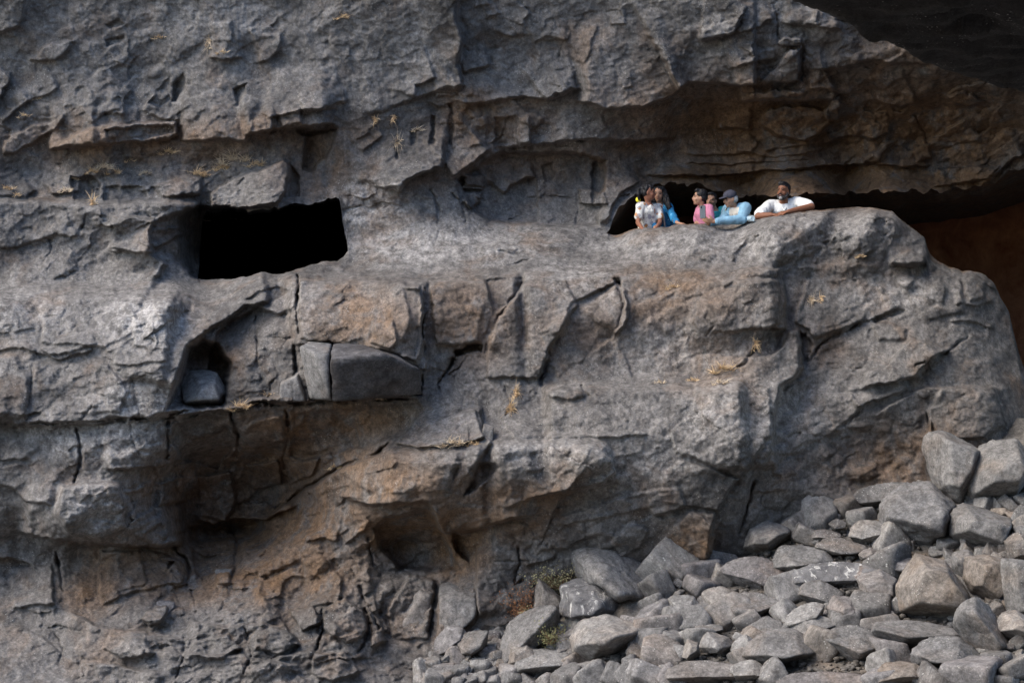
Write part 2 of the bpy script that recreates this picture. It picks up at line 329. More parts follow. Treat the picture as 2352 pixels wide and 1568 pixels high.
# hollow left of the fallen block
P_([(400,872),(410,840),(430,795),(462,775),(505,785),(535,830),(528,900),(515,940),(440,945),(395,945),(372,945)], -130, -.35, 0, 22)
P_([(490,770),(520,735),(590,700),(640,715),(682,700),(690,905),(530,935),(490,930),(470,880),(480,810)], -44, .12, -.08, 10); C([(588,720),(590,800),(592,845)], 3, 16); C([(592,778),(680,776)], 2.5, 8)
S([(395,900),(408,850),(430,795),(470,762),(520,735),(560,705),(630,690)], 50, 90, 'UL', 10, ta=.06); P_([(560,690),(590,668),(640,655),(670,670),(620,700)], -14, 0, -.2, 5); S([(570,665),(600,655),(640,650)], 10, 30, 'D', 4)
C([(681,628),(683,690),(684,770)], 3.2, 50); C([(978,648),(976,720),(972,790),(968,910)], 3.5, 60); P_([(684,640),(740,634),(880,642),(966,652),(974,700),(972,770),(962,836),(900,812),(760,790),(688,780)], 30, .06, -.14, 6); P_([(925,655),(970,660),(972,770),(960,830),(905,806),(940,740)], -14, -.5, 0, 8); P_([(860,740),(905,730),(915,790),(890,805),(850,790)], 14, .1, .1, 6); P_([(672,790),(760,785),(960,840),(975,908),(672,922)], -34, 0, 0, 6); C([(640,860),(625,885),(610,925)], 3, 12)
# joint across the left and the undercut course below it
C([(-60,975),(90,972),(180,972),(215,968),(380,955),(470,935),(620,925),(780,918),(960,912)], 6, 60); S([(-60,978),(180,975),(380,958),(620,928),(968,912)], 44, 110, 'U', 6, ta=.03)
S([(-60,1060),(60,1050),(75,1060)], 10, 30, 'U'); C([(175,980),(186,1030),(183,1080),(170,1110)], 6, 38); C([(385,962),(388,1010),(385,1060)], 5, 30); C([(300,965),(300,1010),(330,1060)], 4, 14)
S([(235,1080),(300,1075),(380,1070),(440,1050)], 34, 60, 'U', 6); S([(-60,1100),(30,1120),(60,1150),(130,1160)], 20, 50, 'U', 6); C([(530,940),(545,1000),(540,1060)], 6, 40); C([(655,935),(660,1000),(650,1080)], 4, 26)
P_([(400,1065),(450,1060),(455,1120),(410,1140)], 20, .3, .1, 5); P_([(560,1065),(640,1055),(650,1110),(580,1130)], 22, .25, -.1, 5); P_([(660,1060),(740,1045),(720,1090),(665,1110)], 16, .2, .1, 5); P_([(395,975),(470,950),(525,955),(540,1030),(500,1080),(420,1060),(390,1020)], -26, .1, -.1, 10); P_([(545,985),(590,960),(650,950),(655,1010),(600,1030),(560,1060)], 16, .25, 0, 8); P_([(665,945),(780,935),(900,925),(960,935),(965,960),(905,1010),(860,1025),(700,1060),(665,1050)], -16, .02, -.15, 10)
S([(905,1018),(870,1042),(780,1080),(700,1125),(640,1168),(580,1200)], 40, 60, 'DR', 14); C([(905,1012),(870,1040),(780,1075),(700,1120),(600,1190)], 5, 40)
P_([(130,1112),(200,1095),(280,1105),(300,1150),(290,1215),(235,1250),(150,1235),(120,1180)], 34, -.03, 0, 18); P_([(290,1130),(360,1110),(370,1160),(310,1190)], -16, 0, -.2, 8); P_([(360,1110),(425,1090),(430,1150),(365,1165)], 20, .1, .1, 6)
P_([(330,1165),(420,1155),(425,1245),(350,1255),(300,1230)], 14, .2, .1, 8); S([(40,1222),(150,1240),(260,1252),(350,1257),(428,1248)], 70, 70, 'U', 7, ta=.06)
P_([(450,1090),(530,1080),(545,1150),(520,1200),(455,1190)], 20, .2, 0, 8); S([(440,1195),(490,1204),(540,1190),(610,1195),(690,1155)], 60, 60, 'U', 6); P_([(555,1150),(610,1150),(640,1170),(600,1195),(560,1195)], 24, 0, .2, 6)
P_([(430,1205),(520,1200),(600,1195),(620,1215),(560,1245),(430,1250)], -40, 0, 0, 12)
C([(395,1252),(430,1280),(437,1310),(432,1350)], 5, 34); C([(525,1210),(545,1240),(540,1280),(530,1330)], 6, 36); C([(530,1308),(490,1312),(460,1330)], 4, 22); C([(440,1350),(450,1400),(445,1410)], 3, 14)
C([(128,1260),(135,1300),(150,1360)], 5, 26); S([(-60,1290),(20,1278),(60,1290),(85,1310)], 26, 40, 'U', 6); P_([(225,1260),(370,1262),(430,1290),(430,1345),(330,1355),(230,1390),(220,1320)], 22, 0, 0, 9)
P_([(490,1308),(528,1308),(528,1340),(500,1345)], 26, .3, .1, 6); P_([(335,1400),(385,1385),(395,1395),(375,1425),(350,1440),(325,1420)], 34, .3, -.3, 6); S([(700,1245),(740,1235),(775,1245)], 20, 40, 'U', 5)
P_([(690,1280),(740,1270),(790,1330),(780,1390),(700,1395)], 20, .15, 0, 9)
S([(-60,1440),(60,1445),(120,1480),(150,1510)], 12, 50, 'D', 6); C([(100,1430),(125,1450),(145,1490),(135,1520)], 4, 12)
# --- broken bedrock at the lower left
S([(150,1400),(230,1440),(330,1452),(430,1470)], 34, 60, 'D', 10); S([(300,1484),(420,1500),(560,1504),(700,1532)], 34, 50, 'D', 10); S([(430,1420),(520,1440),(600,1430),(690,1470)], 30, 50, 'D', 9); S([(560,1545),(640,1505),(720,1492),(810,1522)], 30, 50, 'D', 9); S([(180,1520),(280,1530),(380,1545)], 24, 40, 'D', 9)
P_([(740,1400),(790,1370),(835,1400),(845,1450),(800,1480),(745,1450)], 44, .2, -.25, 6); P_([(838,1388),(870,1420),(892,1472),(850,1484)], 30, .2, 0, 6); P_([(660,1402),(720,1385),(738,1430),(690,1452)], 30, .25, .1, 6); P_([(590,1450),(650,1430),(690,1480),(640,1505),(585,1490)], 26, .2, -.15, 6); P_([(440,1470),(520,1455),(560,1490),(500,1515),(430,1505)], 24, .2, .1, 7); P_([(720,1500),(790,1490),(830,1540),(760,1565),(710,1545)], 26, .25, -.1, 6); P_([(250,1455),(330,1460),(360,1500),(280,1515),(235,1490)], 20, .15, .1, 7)
C([(738,1395),(742,1450),(720,1500)], 4, 30); C([(838,1390),(848,1450),(820,1500)], 4, 26); C([(560,1440),(580,1500),(560,1550)], 4, 20); C([(420,1460),(425,1510),(400,1560)], 3.5, 18)
P_([(440,1260),(530,1250),(525,1310),(450,1330)], -14, .2, 0, 7); P_([(560,1240),(640,1215),(690,1290),(600,1330),(550,1310)], 14, -.12, .08, 7); P_([(240,1275),(330,1268),(340,1340),(250,1370)], 10, .15, 0, 6); P_([(20,1300),(120,1290),(130,1390),(30,1400)], 14, .1, .1, 8)
# --- vertical step and lips of the middle wall
S([(1054,-30),(1052,30),(1057,70),(1064,105),(1052,150),(1056,175),(1064,200)], 42, 130, 'L', 14, ta=.05); S([(1056,168),(1090,160),(1130,149)], 18, 50, 'U', 4)
S([(950,226),(960,193),(1003,177)], 14, 40, 'U', 4); S([(1000,228),(1035,220),(1062,198)], 12, 40, 'U'); S([(1086,220),(1084,190)], 8, 30, 'L')
S([(1032,233),(1085,238),(1160,229),(1200,222),(1255,231),(1325,206)], 26, 60, 'U', 5); S([(1250,235),(1275,215),(1330,203)], 22, 50, 'U', 5)
S([(1318,233),(1350,235),(1390,251),(1430,246),(1480,244),(1530,225),(1560,202),(1585,192)], 60, 90, 'U', 6); S([(1555,206),(1580,192),(1640,190),(1690,196),(1740,196)], 80, 110, 'U', 6, ta=.06)
P_([(988,262),(1003,268),(1003,335),(985,332),(990,300)], -16, .3, 0, 4); P_([(1028,236),(1040,240),(1042,338),(1030,335)], -12, .3, 0, 4); S([(1064,285),(1062,260),(1078,240)], 12, 40, 'L'); C([(1108,270),(1106,250)], 3, 10)
P_([(1080,275),(1120,262),(1118,335),(1080,338)], 10, .1, 0, 5); P_([(1135,270),(1185,262),(1185,330),(1130,338)], -10, .15, 0, 4); P_([(1190,265),(1218,262),(1220,328),(1188,330)], 12, .1, 0, 4); S([(1218,330),(1218,298),(1243,282),(1250,265)], 18, 50, 'L', 4)
S([(1128,339),(1175,336),(1220,330),(1265,331),(1340,318),(1420,322),(1560,318)], 30, 60, 'U', 5); S([(1130,338),(1105,360),(1062,393),(1040,412)], 46, 60, 'UL', 6); S([(922,445),(927,422),(960,402),(1000,388),(1020,392)], 46, 70, 'U', 7)
P_([(1045,405),(1075,390),(1115,360),(1145,345),(1330,345),(1395,365),(1395,470),(1380,520),(1300,525),(1120,515),(1085,490),(1055,440)], -38, 0, 0, 14)
P_([(1065,440),(1112,440),(1108,465),(1086,486),(1070,470)], 22, 0, .2, 6); S([(1060,430),(1085,436),(1110,438)], 18, 30, 'U', 5); C([(1050,420),(1062,455),(1082,488),(1108,455)], 5, 22); P_([(1062,398),(1120,402),(1118,432),(1070,428)], 14, 0, 0, 6)
S([(1155,448),(1175,424),(1200,410),(1232,404)], 26, 50, 'U', 5); S([(1230,404),(1234,440),(1236,515)], 14, 50, 'R', 5); C([(1240,450),(1320,455)], 3, 9); P_([(1243,380),(1275,372),(1270,420),(1248,425)], -12, .2, 0, 5)
P_([(1358,372),(1372,365),(1385,400),(1380,450),(1358,470)], -14, .6, 0, 6); P_([(1328,430),(1392,440),(1396,470),(1330,468)], 24, 0, .1, 5); C([(1322,520),(1328,480),(1322,440)], 4, 14); C([(1005,515),(1010,470),(990,430)], 3, 12); C([(1068,515),(1064,470),(1040,440)], 4, 16)
P_([(905,325),(918,325),(918,370),(908,370)], -10, 0, 0, 4); P_([(940,300),(958,298),(958,340),(942,338)], -12, .2, 0, 4); S([(832,350),(860,325),(880,310)], 10, 40, 'U', 4); S([(840,425),(900,425),(925,425)], 8, 40, 'D', 4)
S([(1220,100),(1260,85),(1300,93)], 9, 30, 'U'); S([(1340,150),(1375,55)], 9, 30, 'L'); S([(1200,60),(1205,45),(1220,30)], 12, 30, 'L'); S([(1245,95),(1300,92),(1310,72)], 9, 40, 'U'); S([(1400,55),(1440,55)], 9, 30, 'U'); S([(1425,205),(1455,200)], 8, 30, 'U'); S([(1090,20),(1130,10)], 7, 30, 'U'); S([(1120,45),(1150,30)], 8, 30, 'U')
# --- right roof
S([(1595,90),(1612,96),(1660,86),(1690,74),(1700,44),(1720,10)], 22, 60, 'U', 5); P_([(1600,85),(1640,55),(1690,40),(1700,45),(1690,75),(1660,87),(1612,96)], 12, 0, .2, 6); S([(1690,75),(1740,65),(1780,40)], 12, 50, 'U')
P_([(1786,96),(1800,82),(1842,88),(1840,106),(1788,108)], 34, 0, -.5, 5); P_([(1742,191),(1792,138),(1812,112),(1836,112),(1838,188)], 30, .2, .1, 5); P_([(1838,92),(1850,110),(1848,188),(1838,188)], -16, 0, 0, 5)
S([(1668,162),(1700,152),(1737,138),(1788,132)], 18, 40, 'U', 5); S([(1720,130),(1735,138),(1728,95)], 9, 30, 'L'); C([(1775,0),(1785,60),(1788,110)], 4, 16); S([(1790,52),(1850,60),(1940,66)], 18, 50, 'U', 5); S([(1875,60),(1880,25)], 10, 40, 'L')
S([(1690,238),(1740,232),(1790,228),(1850,230),(1905,229),(1930,219)], 66, 60, 'U', 6, ta=.07); P_([(1700,234),(1715,215),(1770,202),(1852,205),(1848,222),(1780,228)], 26, 0, .1, 7); S([(1850,205),(1905,208),(1930,218),(1965,210)], 26, 40, 'U', 5)
P_([(1738,285),(1755,250),(1800,240),(1900,245),(1916,288),(1882,314),(1852,328),(1790,318),(1762,300)], 34, 0, .25, 8); P_([(1895,250),(1908,222),(1932,220),(1930,255),(1925,282),(1895,280)], 38, .1, .1, 6)
S([(1640,292),(1700,296),(1725,300)], 26, 50, 'U', 6); P_([(1690,310),(1720,300),(1745,330),(1730,355),(1690,350)], 14, 0, .2, 7); S([(1750,345),(1850,335),(1900,330),(1990,300)], 14, 50, 'U', 6); S([(1850,165),(1930,155),(1985,140),(2060,145),(2150,145)], 20, 50, 'U', 7)
S([(1870,195),(1900,175),(1975,150),(1990,140)], 14, 50, 'UL'); S([(2000,230),(2070,245),(2110,230)], 26, 50, 'U', 6); S([(2110,330),(2160,310),(2225,270)], 20, 40, 'DR', 5); C([(2100,260),(2120,300),(2135,330)], 4, 18); P_([(2170,220),(2215,205),(2270,235),(2230,248),(2190,240)], 20, 0, .2, 7); S([(2160,222),(2200,200),(2260,190),(2330,180)], 16, 40, 'DR')
P_([(1945,295),(1985,250),(2040,255),(2045,310),(2000,325),(1960,315)], 20, 0, .2, 9); S([(2150,345),(2200,330),(2260,325)], 12, 40, 'U'); P_([(2100,335),(2140,325),(2140,365),(2105,375)], 22, .2, .1, 6); P_([(1975,360),(2040,325),(2065,325),(2030,355),(2025,375),(1978,376)], 26, 0, .15, 6)
S([(1470,402),(1550,402),(1640,405),(1760,392),(1850,385),(1960,377),(2040,379),(2090,384),(2150,380)], 34, 40, 'U', 6, 'U', .08); S([(1550,352),(1620,358),(1700,350),(1780,360),(1900,345)], 16, 30, 'U', 5); S([(1560,372),(1640,378),(1720,372),(1800,368),(1880,362)], 14, 24, 'U', 5)
S([(2250,435),(2290,400),(2320,368),(2360,350)], 30, 40, 'UL', 6, 'U'); P_([(2150,385),(2250,375),(2300,380),(2270,415),(2180,432),(2140,430)], 18, 0, .2, 7, 'U'); C([(1990,380),(2000,410),(1995,438)], 3, 14, 'U')
S([(1398,520),(1405,470),(1430,440),(1470,415)], 20, 50, 'UL', 6, 'U')
# --- the outcrop below the people
S([(640,640),(700,630),(800,632),(900,636),(985,648),(1100,634),(1205,631)], 70, 150, 'D', 40, ta=.05); S([(1190,632),(1300,626),(1420,622),(1560,625),(1680,620),(1795,612)], 54, 150, 'D', 40, ta=.05)
S([(1030,570),(1060,560),(1095,562),(1145,568),(1185,575)], 14, 24, 'D', 4); S([(1135,572),(1180,580),(1190,565)], 9, 24, 'U', 4); C([(1165,610),(1190,600),(1215,592)], 3, 10); S([(1085,568),(1140,560),(1250,562),(1320,550)], 12, 24, 'D', 5); P_([(1155,615),(1215,590),(1330,585),(1380,600),(1370,620),(1200,628)], 8, 0, -.1, 8); S([(1375,600),(1400,592)], 8, 30, 'L'); S([(1430,580),(1475,562),(1540,555)], 7, 30, 'D', 4)
S([(982,640),(979,700),(977,760),(973,820),(968,905)], 44, 120, 'L', 7, ta=.05); P_([(1115,640),(1205,634),(1208,650),(1165,705),(1140,715),(1118,680)], -16, .15, 0, 6); S([(1208,640),(1195,668),(1165,702),(1135,752),(1112,800)], 24, 70, 'R', 6)
C([(1206,645),(1165,702),(1148,725),(1118,790),(1110,815)], 4, 22); P_([(1040,802),(1075,790),(1110,790),(1108,808),(1075,812),(1045,822)], -48, 0, 0, 5); C([(1045,822),(1030,850),(1018,870)], 6, 34); C([(1075,815),(1062,840),(1030,865)], 3, 12)
C([(1010,910),(1012,880),(1022,862)], 2.2, 16); P_([(905,1022),(950,962),(990,914),(1090,934),(1104,970),(1116,1006),(1050,1022),(960,1030)], 30, .02, .42, 7); P_([(1000,700),(1120,690),(1100,790),(1040,800),(1000,790)], 6, 0, 0, 12)
S([(1412,640),(1438,668),(1442,700),(1438,735),(1412,772)], 34, 70, 'L', 8); P_([(1408,640),(1425,636),(1445,675),(1440,730),(1418,765),(1412,755),(1430,700)], -16, .3, 0, 6)
S([(1300,700),(1308,740),(1270,790),(1258,830),(1240,868)], 14, 50, 'L', 10); P_([(1232,865),(1240,840),(1262,790),(1268,810),(1258,850),(1245,880)], -18, .4, 0, 7); P_([(1240,760),(1300,710),(1330,720),(1290,780)], 10, 0, 0, 14)
S([(1235,905),(1215,880),(1180,858),(1150,885)], 10, 40, 'D', 8); P_([(1230,858),(1246,868),(1250,885),(1236,886)], -18, .4, 0, 5)
S([(1238,892),(1320,888),(1420,886),(1500,884),(1620,886),(1720,880)], 70, 120, 'D', 42, ta=.06); P_([(1240,895),(1300,888),(1340,900),(1345,915),(1320,920),(1250,915)], 12, 0, -.1, 8); P_([(1330,885),(1345,885),(1356,912),(1348,914)], -14, 0, 0, 4)
S([(1790,612),(1798,650),(1802,690),(1800,720),(1802,757)], 52, 90, 'L', 9, ta=.05); S([(1800,755),(1830,760),(1838,800),(1840,845),(1825,870),(1795,890),(1782,930),(1778,1000),(1785,1080)], 60, 110, 'L', 12, ta=.05)
P_([(1835,760),(1850,765),(1870,790),(1858,830),(1845,845),(1838,800)], -30, .4, 0, 6); C([(1845,850),(1880,800),(1905,775),(1945,760),(1975,742)], 5, 20); S([(1930,770),(1968,745),(1985,730),(1990,715)], 12, 30, 'U', 5)
P_([(1998,730),(2030,715),(2080,705),(2082,720),(2045,735),(2010,745)], -18, 0, -.2, 7); P_([(1995,745),(2050,735),(2090,750),(2085,785),(2020,790)], 14, .1, 0, 12); S([(1870,848),(1960,845),(2030,842)], 9, 40, 'D', 5); C([(1850,852),(1930,846),(2020,844)], 2.5, 8)
C([(2100,845),(2150,820),(2195,790),(2230,765)], 4, 16); S([(1790,890),(1850,865),(1900,838)], 10, 40, 'D', 7); S([(1975,890),(2030,880),(2100,870),(2170,820)], 24, 50, 'U', 6); S([(1970,940),(2000,920),(2060,905),(2090,885)], 24, 40, 'U', 6)
S([(2000,955),(2080,910),(2130,885),(2200,890),(2320,888)], 22, 40, 'D', 6); P_([(2130,945),(2160,890),(2290,895),(2310,980),(2260,1010),(2150,1010)], 14, 0, 0, 8); P_([(2130,955),(2142,960),(2145,1010),(2132,1010)], 16, 0, 0, 4); C([(2130,950),(2138,1000),(2140,1060)], 4, 18)
P_([(2040,610),(2052,590),(2082,575),(2120,585),(2130,605),(2085,610)], 24, .1, .1, 6, 'L'); S([(2040,612),(2090,612),(2132,606)], 26, 24, 'U', 5, 'L'); P_([(2055,640),(2090,620),(2110,640),(2085,668),(2060,660)], 14, 0, 0, 10); S([(2160,640),(2175,665),(2165,700)], 14, 40, 'L', 8); P_([(2205,640),(2235,626),(2265,640),(2270,690),(2220,700)], 18, .1, 0, 12, 'L')
S([(2190,695),(2240,705),(2290,690)], 14, 40, 'U', 6); S([(2180,740),(2230,735),(2290,760)], 12, 40, 'U'); S([(1740,618),(1850,612),(1960,600),(2030,605)], 7, 30, 'D', 5); P_([(1880,560),(1920,545),(1930,560),(1900,575)], -10, 0, 0, 6); S([(1950,575),(1980,590),(2010,570)], 9, 30, 'U')
C([(1630,705),(1620,730),(1640,750),(1618,775)], 3, 9); C([(1750,780),(1735,800),(1715,830),(1690,845)], 3, 12); S([(1660,660),(1690,640),(1700,630)], 8, 30, 'L'); S([(1540,700),(1600,690),(1680,700)], 7, 40, 'D', 8)
# --- large fracture planes of the outcrop
P_([(985,650),(1115,640),(1140,715),(1105,790),(1000,795)], 14, -.14, -.08, 5); P_([(1210,650),(1300,640),(1330,700),(1270,790),(1240,870),(1120,870),(1115,800),(1165,705)], 12, .10, .10, 6)
P_([(1310,690),(1430,640),(1440,700),(1410,780),(1280,870),(1260,840)], -12, -.16, .06, 6); P_([(1450,700),(1600,640),(1790,640),(1795,740),(1690,850),(1450,870),(1420,790)], 10, .05, -.10, 7)
P_([(1140,930),(1340,920),(1500,1000),(1400,1010),(1180,1005),(1150,970)], 10, 0, .14, 7); P_([(1500,900),(1770,890),(1775,1000),(1700,1100),(1550,1040)], 12, .06, .12, 8); P_([(780,1085),(900,1050),(1060,1060),(1030,1130),(850,1140)], 12, 0, -.14, 7)
P_([(1560,1050),(1700,1100),(1650,1175),(1450,1150)], 12, .14, .06, 7); P_([(1850,640),(2050,630),(2090,700),(1990,740),(1870,780),(1820,740)], 10, -.06, .10, 7); P_([(1850,860),(2030,845),(2090,770),(2180,800),(2100,870),(1960,900),(1820,960)], 14, .10, -.08, 7)
P_([(2060,650),(2160,620),(2210,640),(2220,720),(2120,740)], 14, .05, -.1, 9); P_([(1830,900),(1960,900),(1990,930),(1900,1010),(1800,1040)], 10, .12, .05, 8); P_([(100,690),(300,690),(330,760),(240,800),(90,790)], 8, 0, .12, 8); P_([(60,830),(250,830),(300,900),(280,950),(90,955)], 8, .04, -.05, 8)
# --- below the middle ledge
S([(880,1026),(960,1032),(1050,1022),(1125,1020)], 66, 100, 'D', 40); S([(1098,930),(1108,965),(1118,1000),(1140,1018)], 50, 80, 'L', 8); S([(1105,1021),(1200,1012),(1300,1012),(1380,1030),(1405,1080)], 76, 120, 'D', 46); C([(1160,885),(1175,930),(1160,960)], 4, 10)
S([(1380,1030),(1405,1055),(1412,1085),(1380,1110),(1300,1130),(1200,1150)], 40, 70, 'UL', 8); P_([(1085,1090),(1100,1060),(1140,1060),(1150,1075),(1110,1110),(1080,1140),(1062,1140)], -34, .2, 0, 9); P_([(1030,1080),(1050,1060),(1060,1080),(1040,1110)], -14, .2, 0, 7)
S([(1150,1165),(1250,1140),(1350,1125),(1440,1100)], 14, 40, 'U', 8); S([(1280,1185),(1380,1160),(1430,1140),(1560,1120)], 16, 40, 'D', 8); S([(1260,1210),(1380,1190),(1480,1170),(1530,1160)], 10, 30, 'U', 6)
S([(770,1140),(850,1160),(920,1155),(985,1150),(1000,1180),(1010,1220),(1050,1225),(1110,1210),(1180,1190),(1240,1180)], 60, 80, 'U', 8); P_([(855,1210),(880,1185),(980,1160),(1000,1190),(1025,1230),(1050,1285),(1060,1310),(1000,1320),(920,1310),(870,1260)], -44, .1, 0, 14)
P_([(1028,1215),(1070,1205),(1112,1215),(1108,1260),(1080,1295),(1045,1270)], -40, .1, 0, 10); S([(985,1165),(1005,1200),(1025,1240),(1050,1290)], 24, 30, 'UR', 7); S([(790,1250),(830,1225),(858,1195)], 18, 40, 'U', 6)
S([(1100,1250),(1098,1300),(1095,1370),(1100,1420)], 44, 60, 'R', 7); C([(1195,1250),(1190,1290),(1180,1340),(1205,1330)], 4, 18); C([(1130,1290),(1190,1285),(1220,1290)], 3, 10); S([(1220,1270),(1300,1255),(1400,1220)], 14, 40, 'U', 6); S([(1200,1300),(1270,1280),(1280,1260)], 16, 40, 'U', 6)
S([(1495,1188),(1530,1178),(1580,1160)], 30, 40, 'U', 5); P_([(1545,1210),(1590,1165),(1640,1200),(1625,1290),(1560,1300),(1500,1260)], 18, .25, .05, 8); S([(1640,1170),(1640,1230),(1628,1300)], 34, 60, 'L', 8); P_([(1400,1240),(1440,1200),(1490,1215),(1480,1260),(1420,1290)], 12, .1, 0, 8)
S([(1700,1120),(1730,1090),(1760,1060),(1775,1010)], 20, 60, 'UL', 10); P_([(1715,1240),(1735,1215),(1780,1200),(1820,1225),(1810,1270),(1740,1285)], 22, 0, 0, 12); S([(1820,1190),(1900,1185),(1960,1160)], 16, 40, 'U', 8); C([(1730,1100),(1720,1160),(1700,1230)], 6, 22); P_([(1880,1000),(1960,970),(2060,990),(2100,1040),(2040,1090),(1930,1080)], -14, 0, 0, 20)
C([(820,1340),(850,1400),(870,1450)], 5, 24); C([(845,1230),(860,1300),(880,1330)], 5, 20); P_([(820,1320),(850,1300),(870,1400),(900,1450),(850,1460)], 16, .2, 0, 9)
C([(1000,1340),(998,1400),(985,1470)], 5, 24); P_([(885,1400),(935,1315),(1000,1330),(1000,1372),(985,1475),(900,1465)], 22, 0, -.1, 8); P_([(1006,1352),(1095,1345),(1100,1400),(1092,1435),(1040,1482),(1004,1474)], 16, 0, 0, 8)

# blocks of the outcrop that can be told apart: outline, how proud, depth, top slope, label, material
BLK = [
 ([(400,880),(430,850),(488,850),(510,900),(498,930),(420,936)], 300, 100, .9, 'loose dark stone sitting in the hollow of the ledge', 'stone'),
 ([(640,872),(684,850),(694,888),(706,924),(640,925)], 40, 70, .4, 'small stone propped left of the pale wedge', 'stone'),
 ([(958,822),(970,815),(980,830),(978,848),(962,850)], 14, 30, .3, 'tiny stone jammed in the joint right of the fallen slab', 'stone'),
 ([(1112,974),(1134,980),(1134,1014),(1100,1018)], 24, 40, .5, 'small stone resting against the pale sloping block', 'stone'),
 ([(884,1398),(906,1345),(936,1316),(1000,1332),(1000,1372),(986,1474),(900,1464)], 26, 110, .9, 'brown-grey block with a pale top at the foot of the outcrop', 'cliffb'),
 ([(1006,1354),(1094,1346),(1100,1400),(1092,1434),(1040,1482),(1004,1474)], 20, 90, .6, 'cracked block right of the pale-topped one at the outcrop foot', 'cliffb'),
 ([(490,1310),(528,1308),(530,1338),(500,1346)], 18, 36, .5, 'small loose stone wedged under the left undercut', 'stone'),
 ([(326,1416),(352,1390),(392,1384),(396,1398),(374,1426),(350,1440)], 20, 60, .9, 'flat dark stone lying on the rock shelf at the lower left', 'stone'),
]

REG = [  # (x, y, radius, gain): where the rock is more broken, and the size of its pieces
 (300,420,260,.9),(2000,300,330,1.35),(450,1130,280,1.0),(600,1480,330,.9),(150,1520,160,.0),(1150,330,170,.8),(1900,1120,200,.8),(1250,1220,200,.5),(900,1330,170,.7)]
def region(x, y):
    r = np.full(x.shape, .25)
    for a, b, c, g in REG: r = r + g*np.exp(-((x-a)**2+(y-b)**2)/(c*c))
    return r

def relief(x, y, lay):
    sh = x.shape; x = x.ravel(); y = y.ravel()
    wx = x + 6*fbm2(x/42, y/42, 3, 3) + 2.0*vn2(x/9, y/9, 5); wy = y + 5*fbm2(x/42+50, y/42, 4, 3) + 1.8*vn2(x/9, y/9+40, 6)
    h = fbase(x, y) + lean(x, y)
    for f in FEAT:
        if lay not in f[-1 if f[0] != 's' else 6]: continue
        Q = np.array(f[1], float); lo = Q.min(0); hi = Q.max(0)
        m = {'s': 2.6*f[3] if f[0] == 's' else 0, 'p': 4, 'c': 3*f[2]}[f[0]]
        k = np.nonzero((wx > lo[0]-m) & (wx < hi[0]+m) & (wy > lo[1]-m) & (wy < hi[1]+m))[0]
        if not len(k): continue
        a = wx[k]; b = wy[k]
        if f[0] == 's':
            _, P, hh, fade, up, w, _, ta = f
            d, t, ox, oy, nx, ny = polydist(a, b, P); u = DIRS[up]
            sg = np.where(nx*u[0]+ny*u[1] >= 0, 1.0, -1.0); s = (ox*nx+oy*ny)*sg
            s = np.where(s >= 0, d, -d)
            e = sstep(0, ta, t)*sstep(0, ta, 1-t)
            hh = hh*(1.3 if Q[:, 1].mean() < 520 else 1.0)
            h[k] += hh*e*sstep(-w*.5, w*.5, s)*np.exp(-np.maximum(s, 0)/fade)*(1-sstep(1.5*fade, 2.5*fade, s))
        elif f[0] == 'p':
            _, P, hh, gx, gy, w, _ = f
            d = polydist(a, b, list(P)+[P[0]])[0]; c = Q.mean(0)
            e = sstep(0, w, d)*inside(a, b, P)
            up_ = 1.3 if Q[:, 1].mean() < 520 else 1.0
            h[k] += up_*e*(hh+gx*(a-c[0])+gy*(b-c[1]))
        else:
            _, P, w, dd, _ = f
            d, t = polydist(a, b, P)[:2]
            ww = w*(.25+.85*np.abs(vn2(a/19, b/19, 9)))+.4; dd = dd*(.35+.9*np.abs(vn2(a/40, b/40, 10)))
            h[k] -= dd*np.exp(-(d/ww)**2)*sstep(0, .06, t)*sstep(0, .06, 1-t)
    g = region(x, y)
    an = -0.42
    f1, e1 = facet(wx, wy, 150, 11, an, 1.5, .24, .06); f2, e2 = facet(wx+2*fbm2(x/20, y/20, 8, 2), wy, 58, 21, an, 1.5, .40, .10); f3, e3 = facet(wx, wy, 24, 31, an, 1.6, .42, .14, .16); f4, e4 = facet(x, y, 11, 41, an, 1.4, .36, .14, .2)
    h += f1*(.22+.3*g) + f2*(.08+.36*g) + f3*(.07+.42*g) + f4*(.10+.34*g)
    h -= (3.5*np.exp(-(e2/.03)**2)*np.maximum(vn2(x/70, y/70, 77)-.2, 0) + 1.6*np.exp(-(e3/.06)**2)*np.maximum(vn2(x/50, y/50, 78)-.2, 0))*(.3+g)
    rid = 1-np.abs(fbm2((x*.9+y*.42)/70, (y*.9-x*.42)/34, 60, 5, .55))
    h += 6*(rid-.8)*(.6+.4*g) + 4*fbm2(x/75, y/60, 64, 3, .5) + 2.6*fbm2(x/26, y/22, 65, 5, .58) + 1.7*fbm2(x/8, y/7, 66, 4, .6)
    # thin bedding where the rock is flaggy: bottom left and under the right roof
    st = np.exp(-((x-560)**2/300**2+(y-1500)**2/90**2)) + .6*np.exp(-((x-1750)**2/300**2+(y-390)**2/45**2))
    ph = (wy+.16*wx)/15+.9*fbm2(x/60, y/60, 70, 2)
    h += st*3.5*(np.abs((ph % 1)-.5)*2-.5)
    return h.reshape(sh)

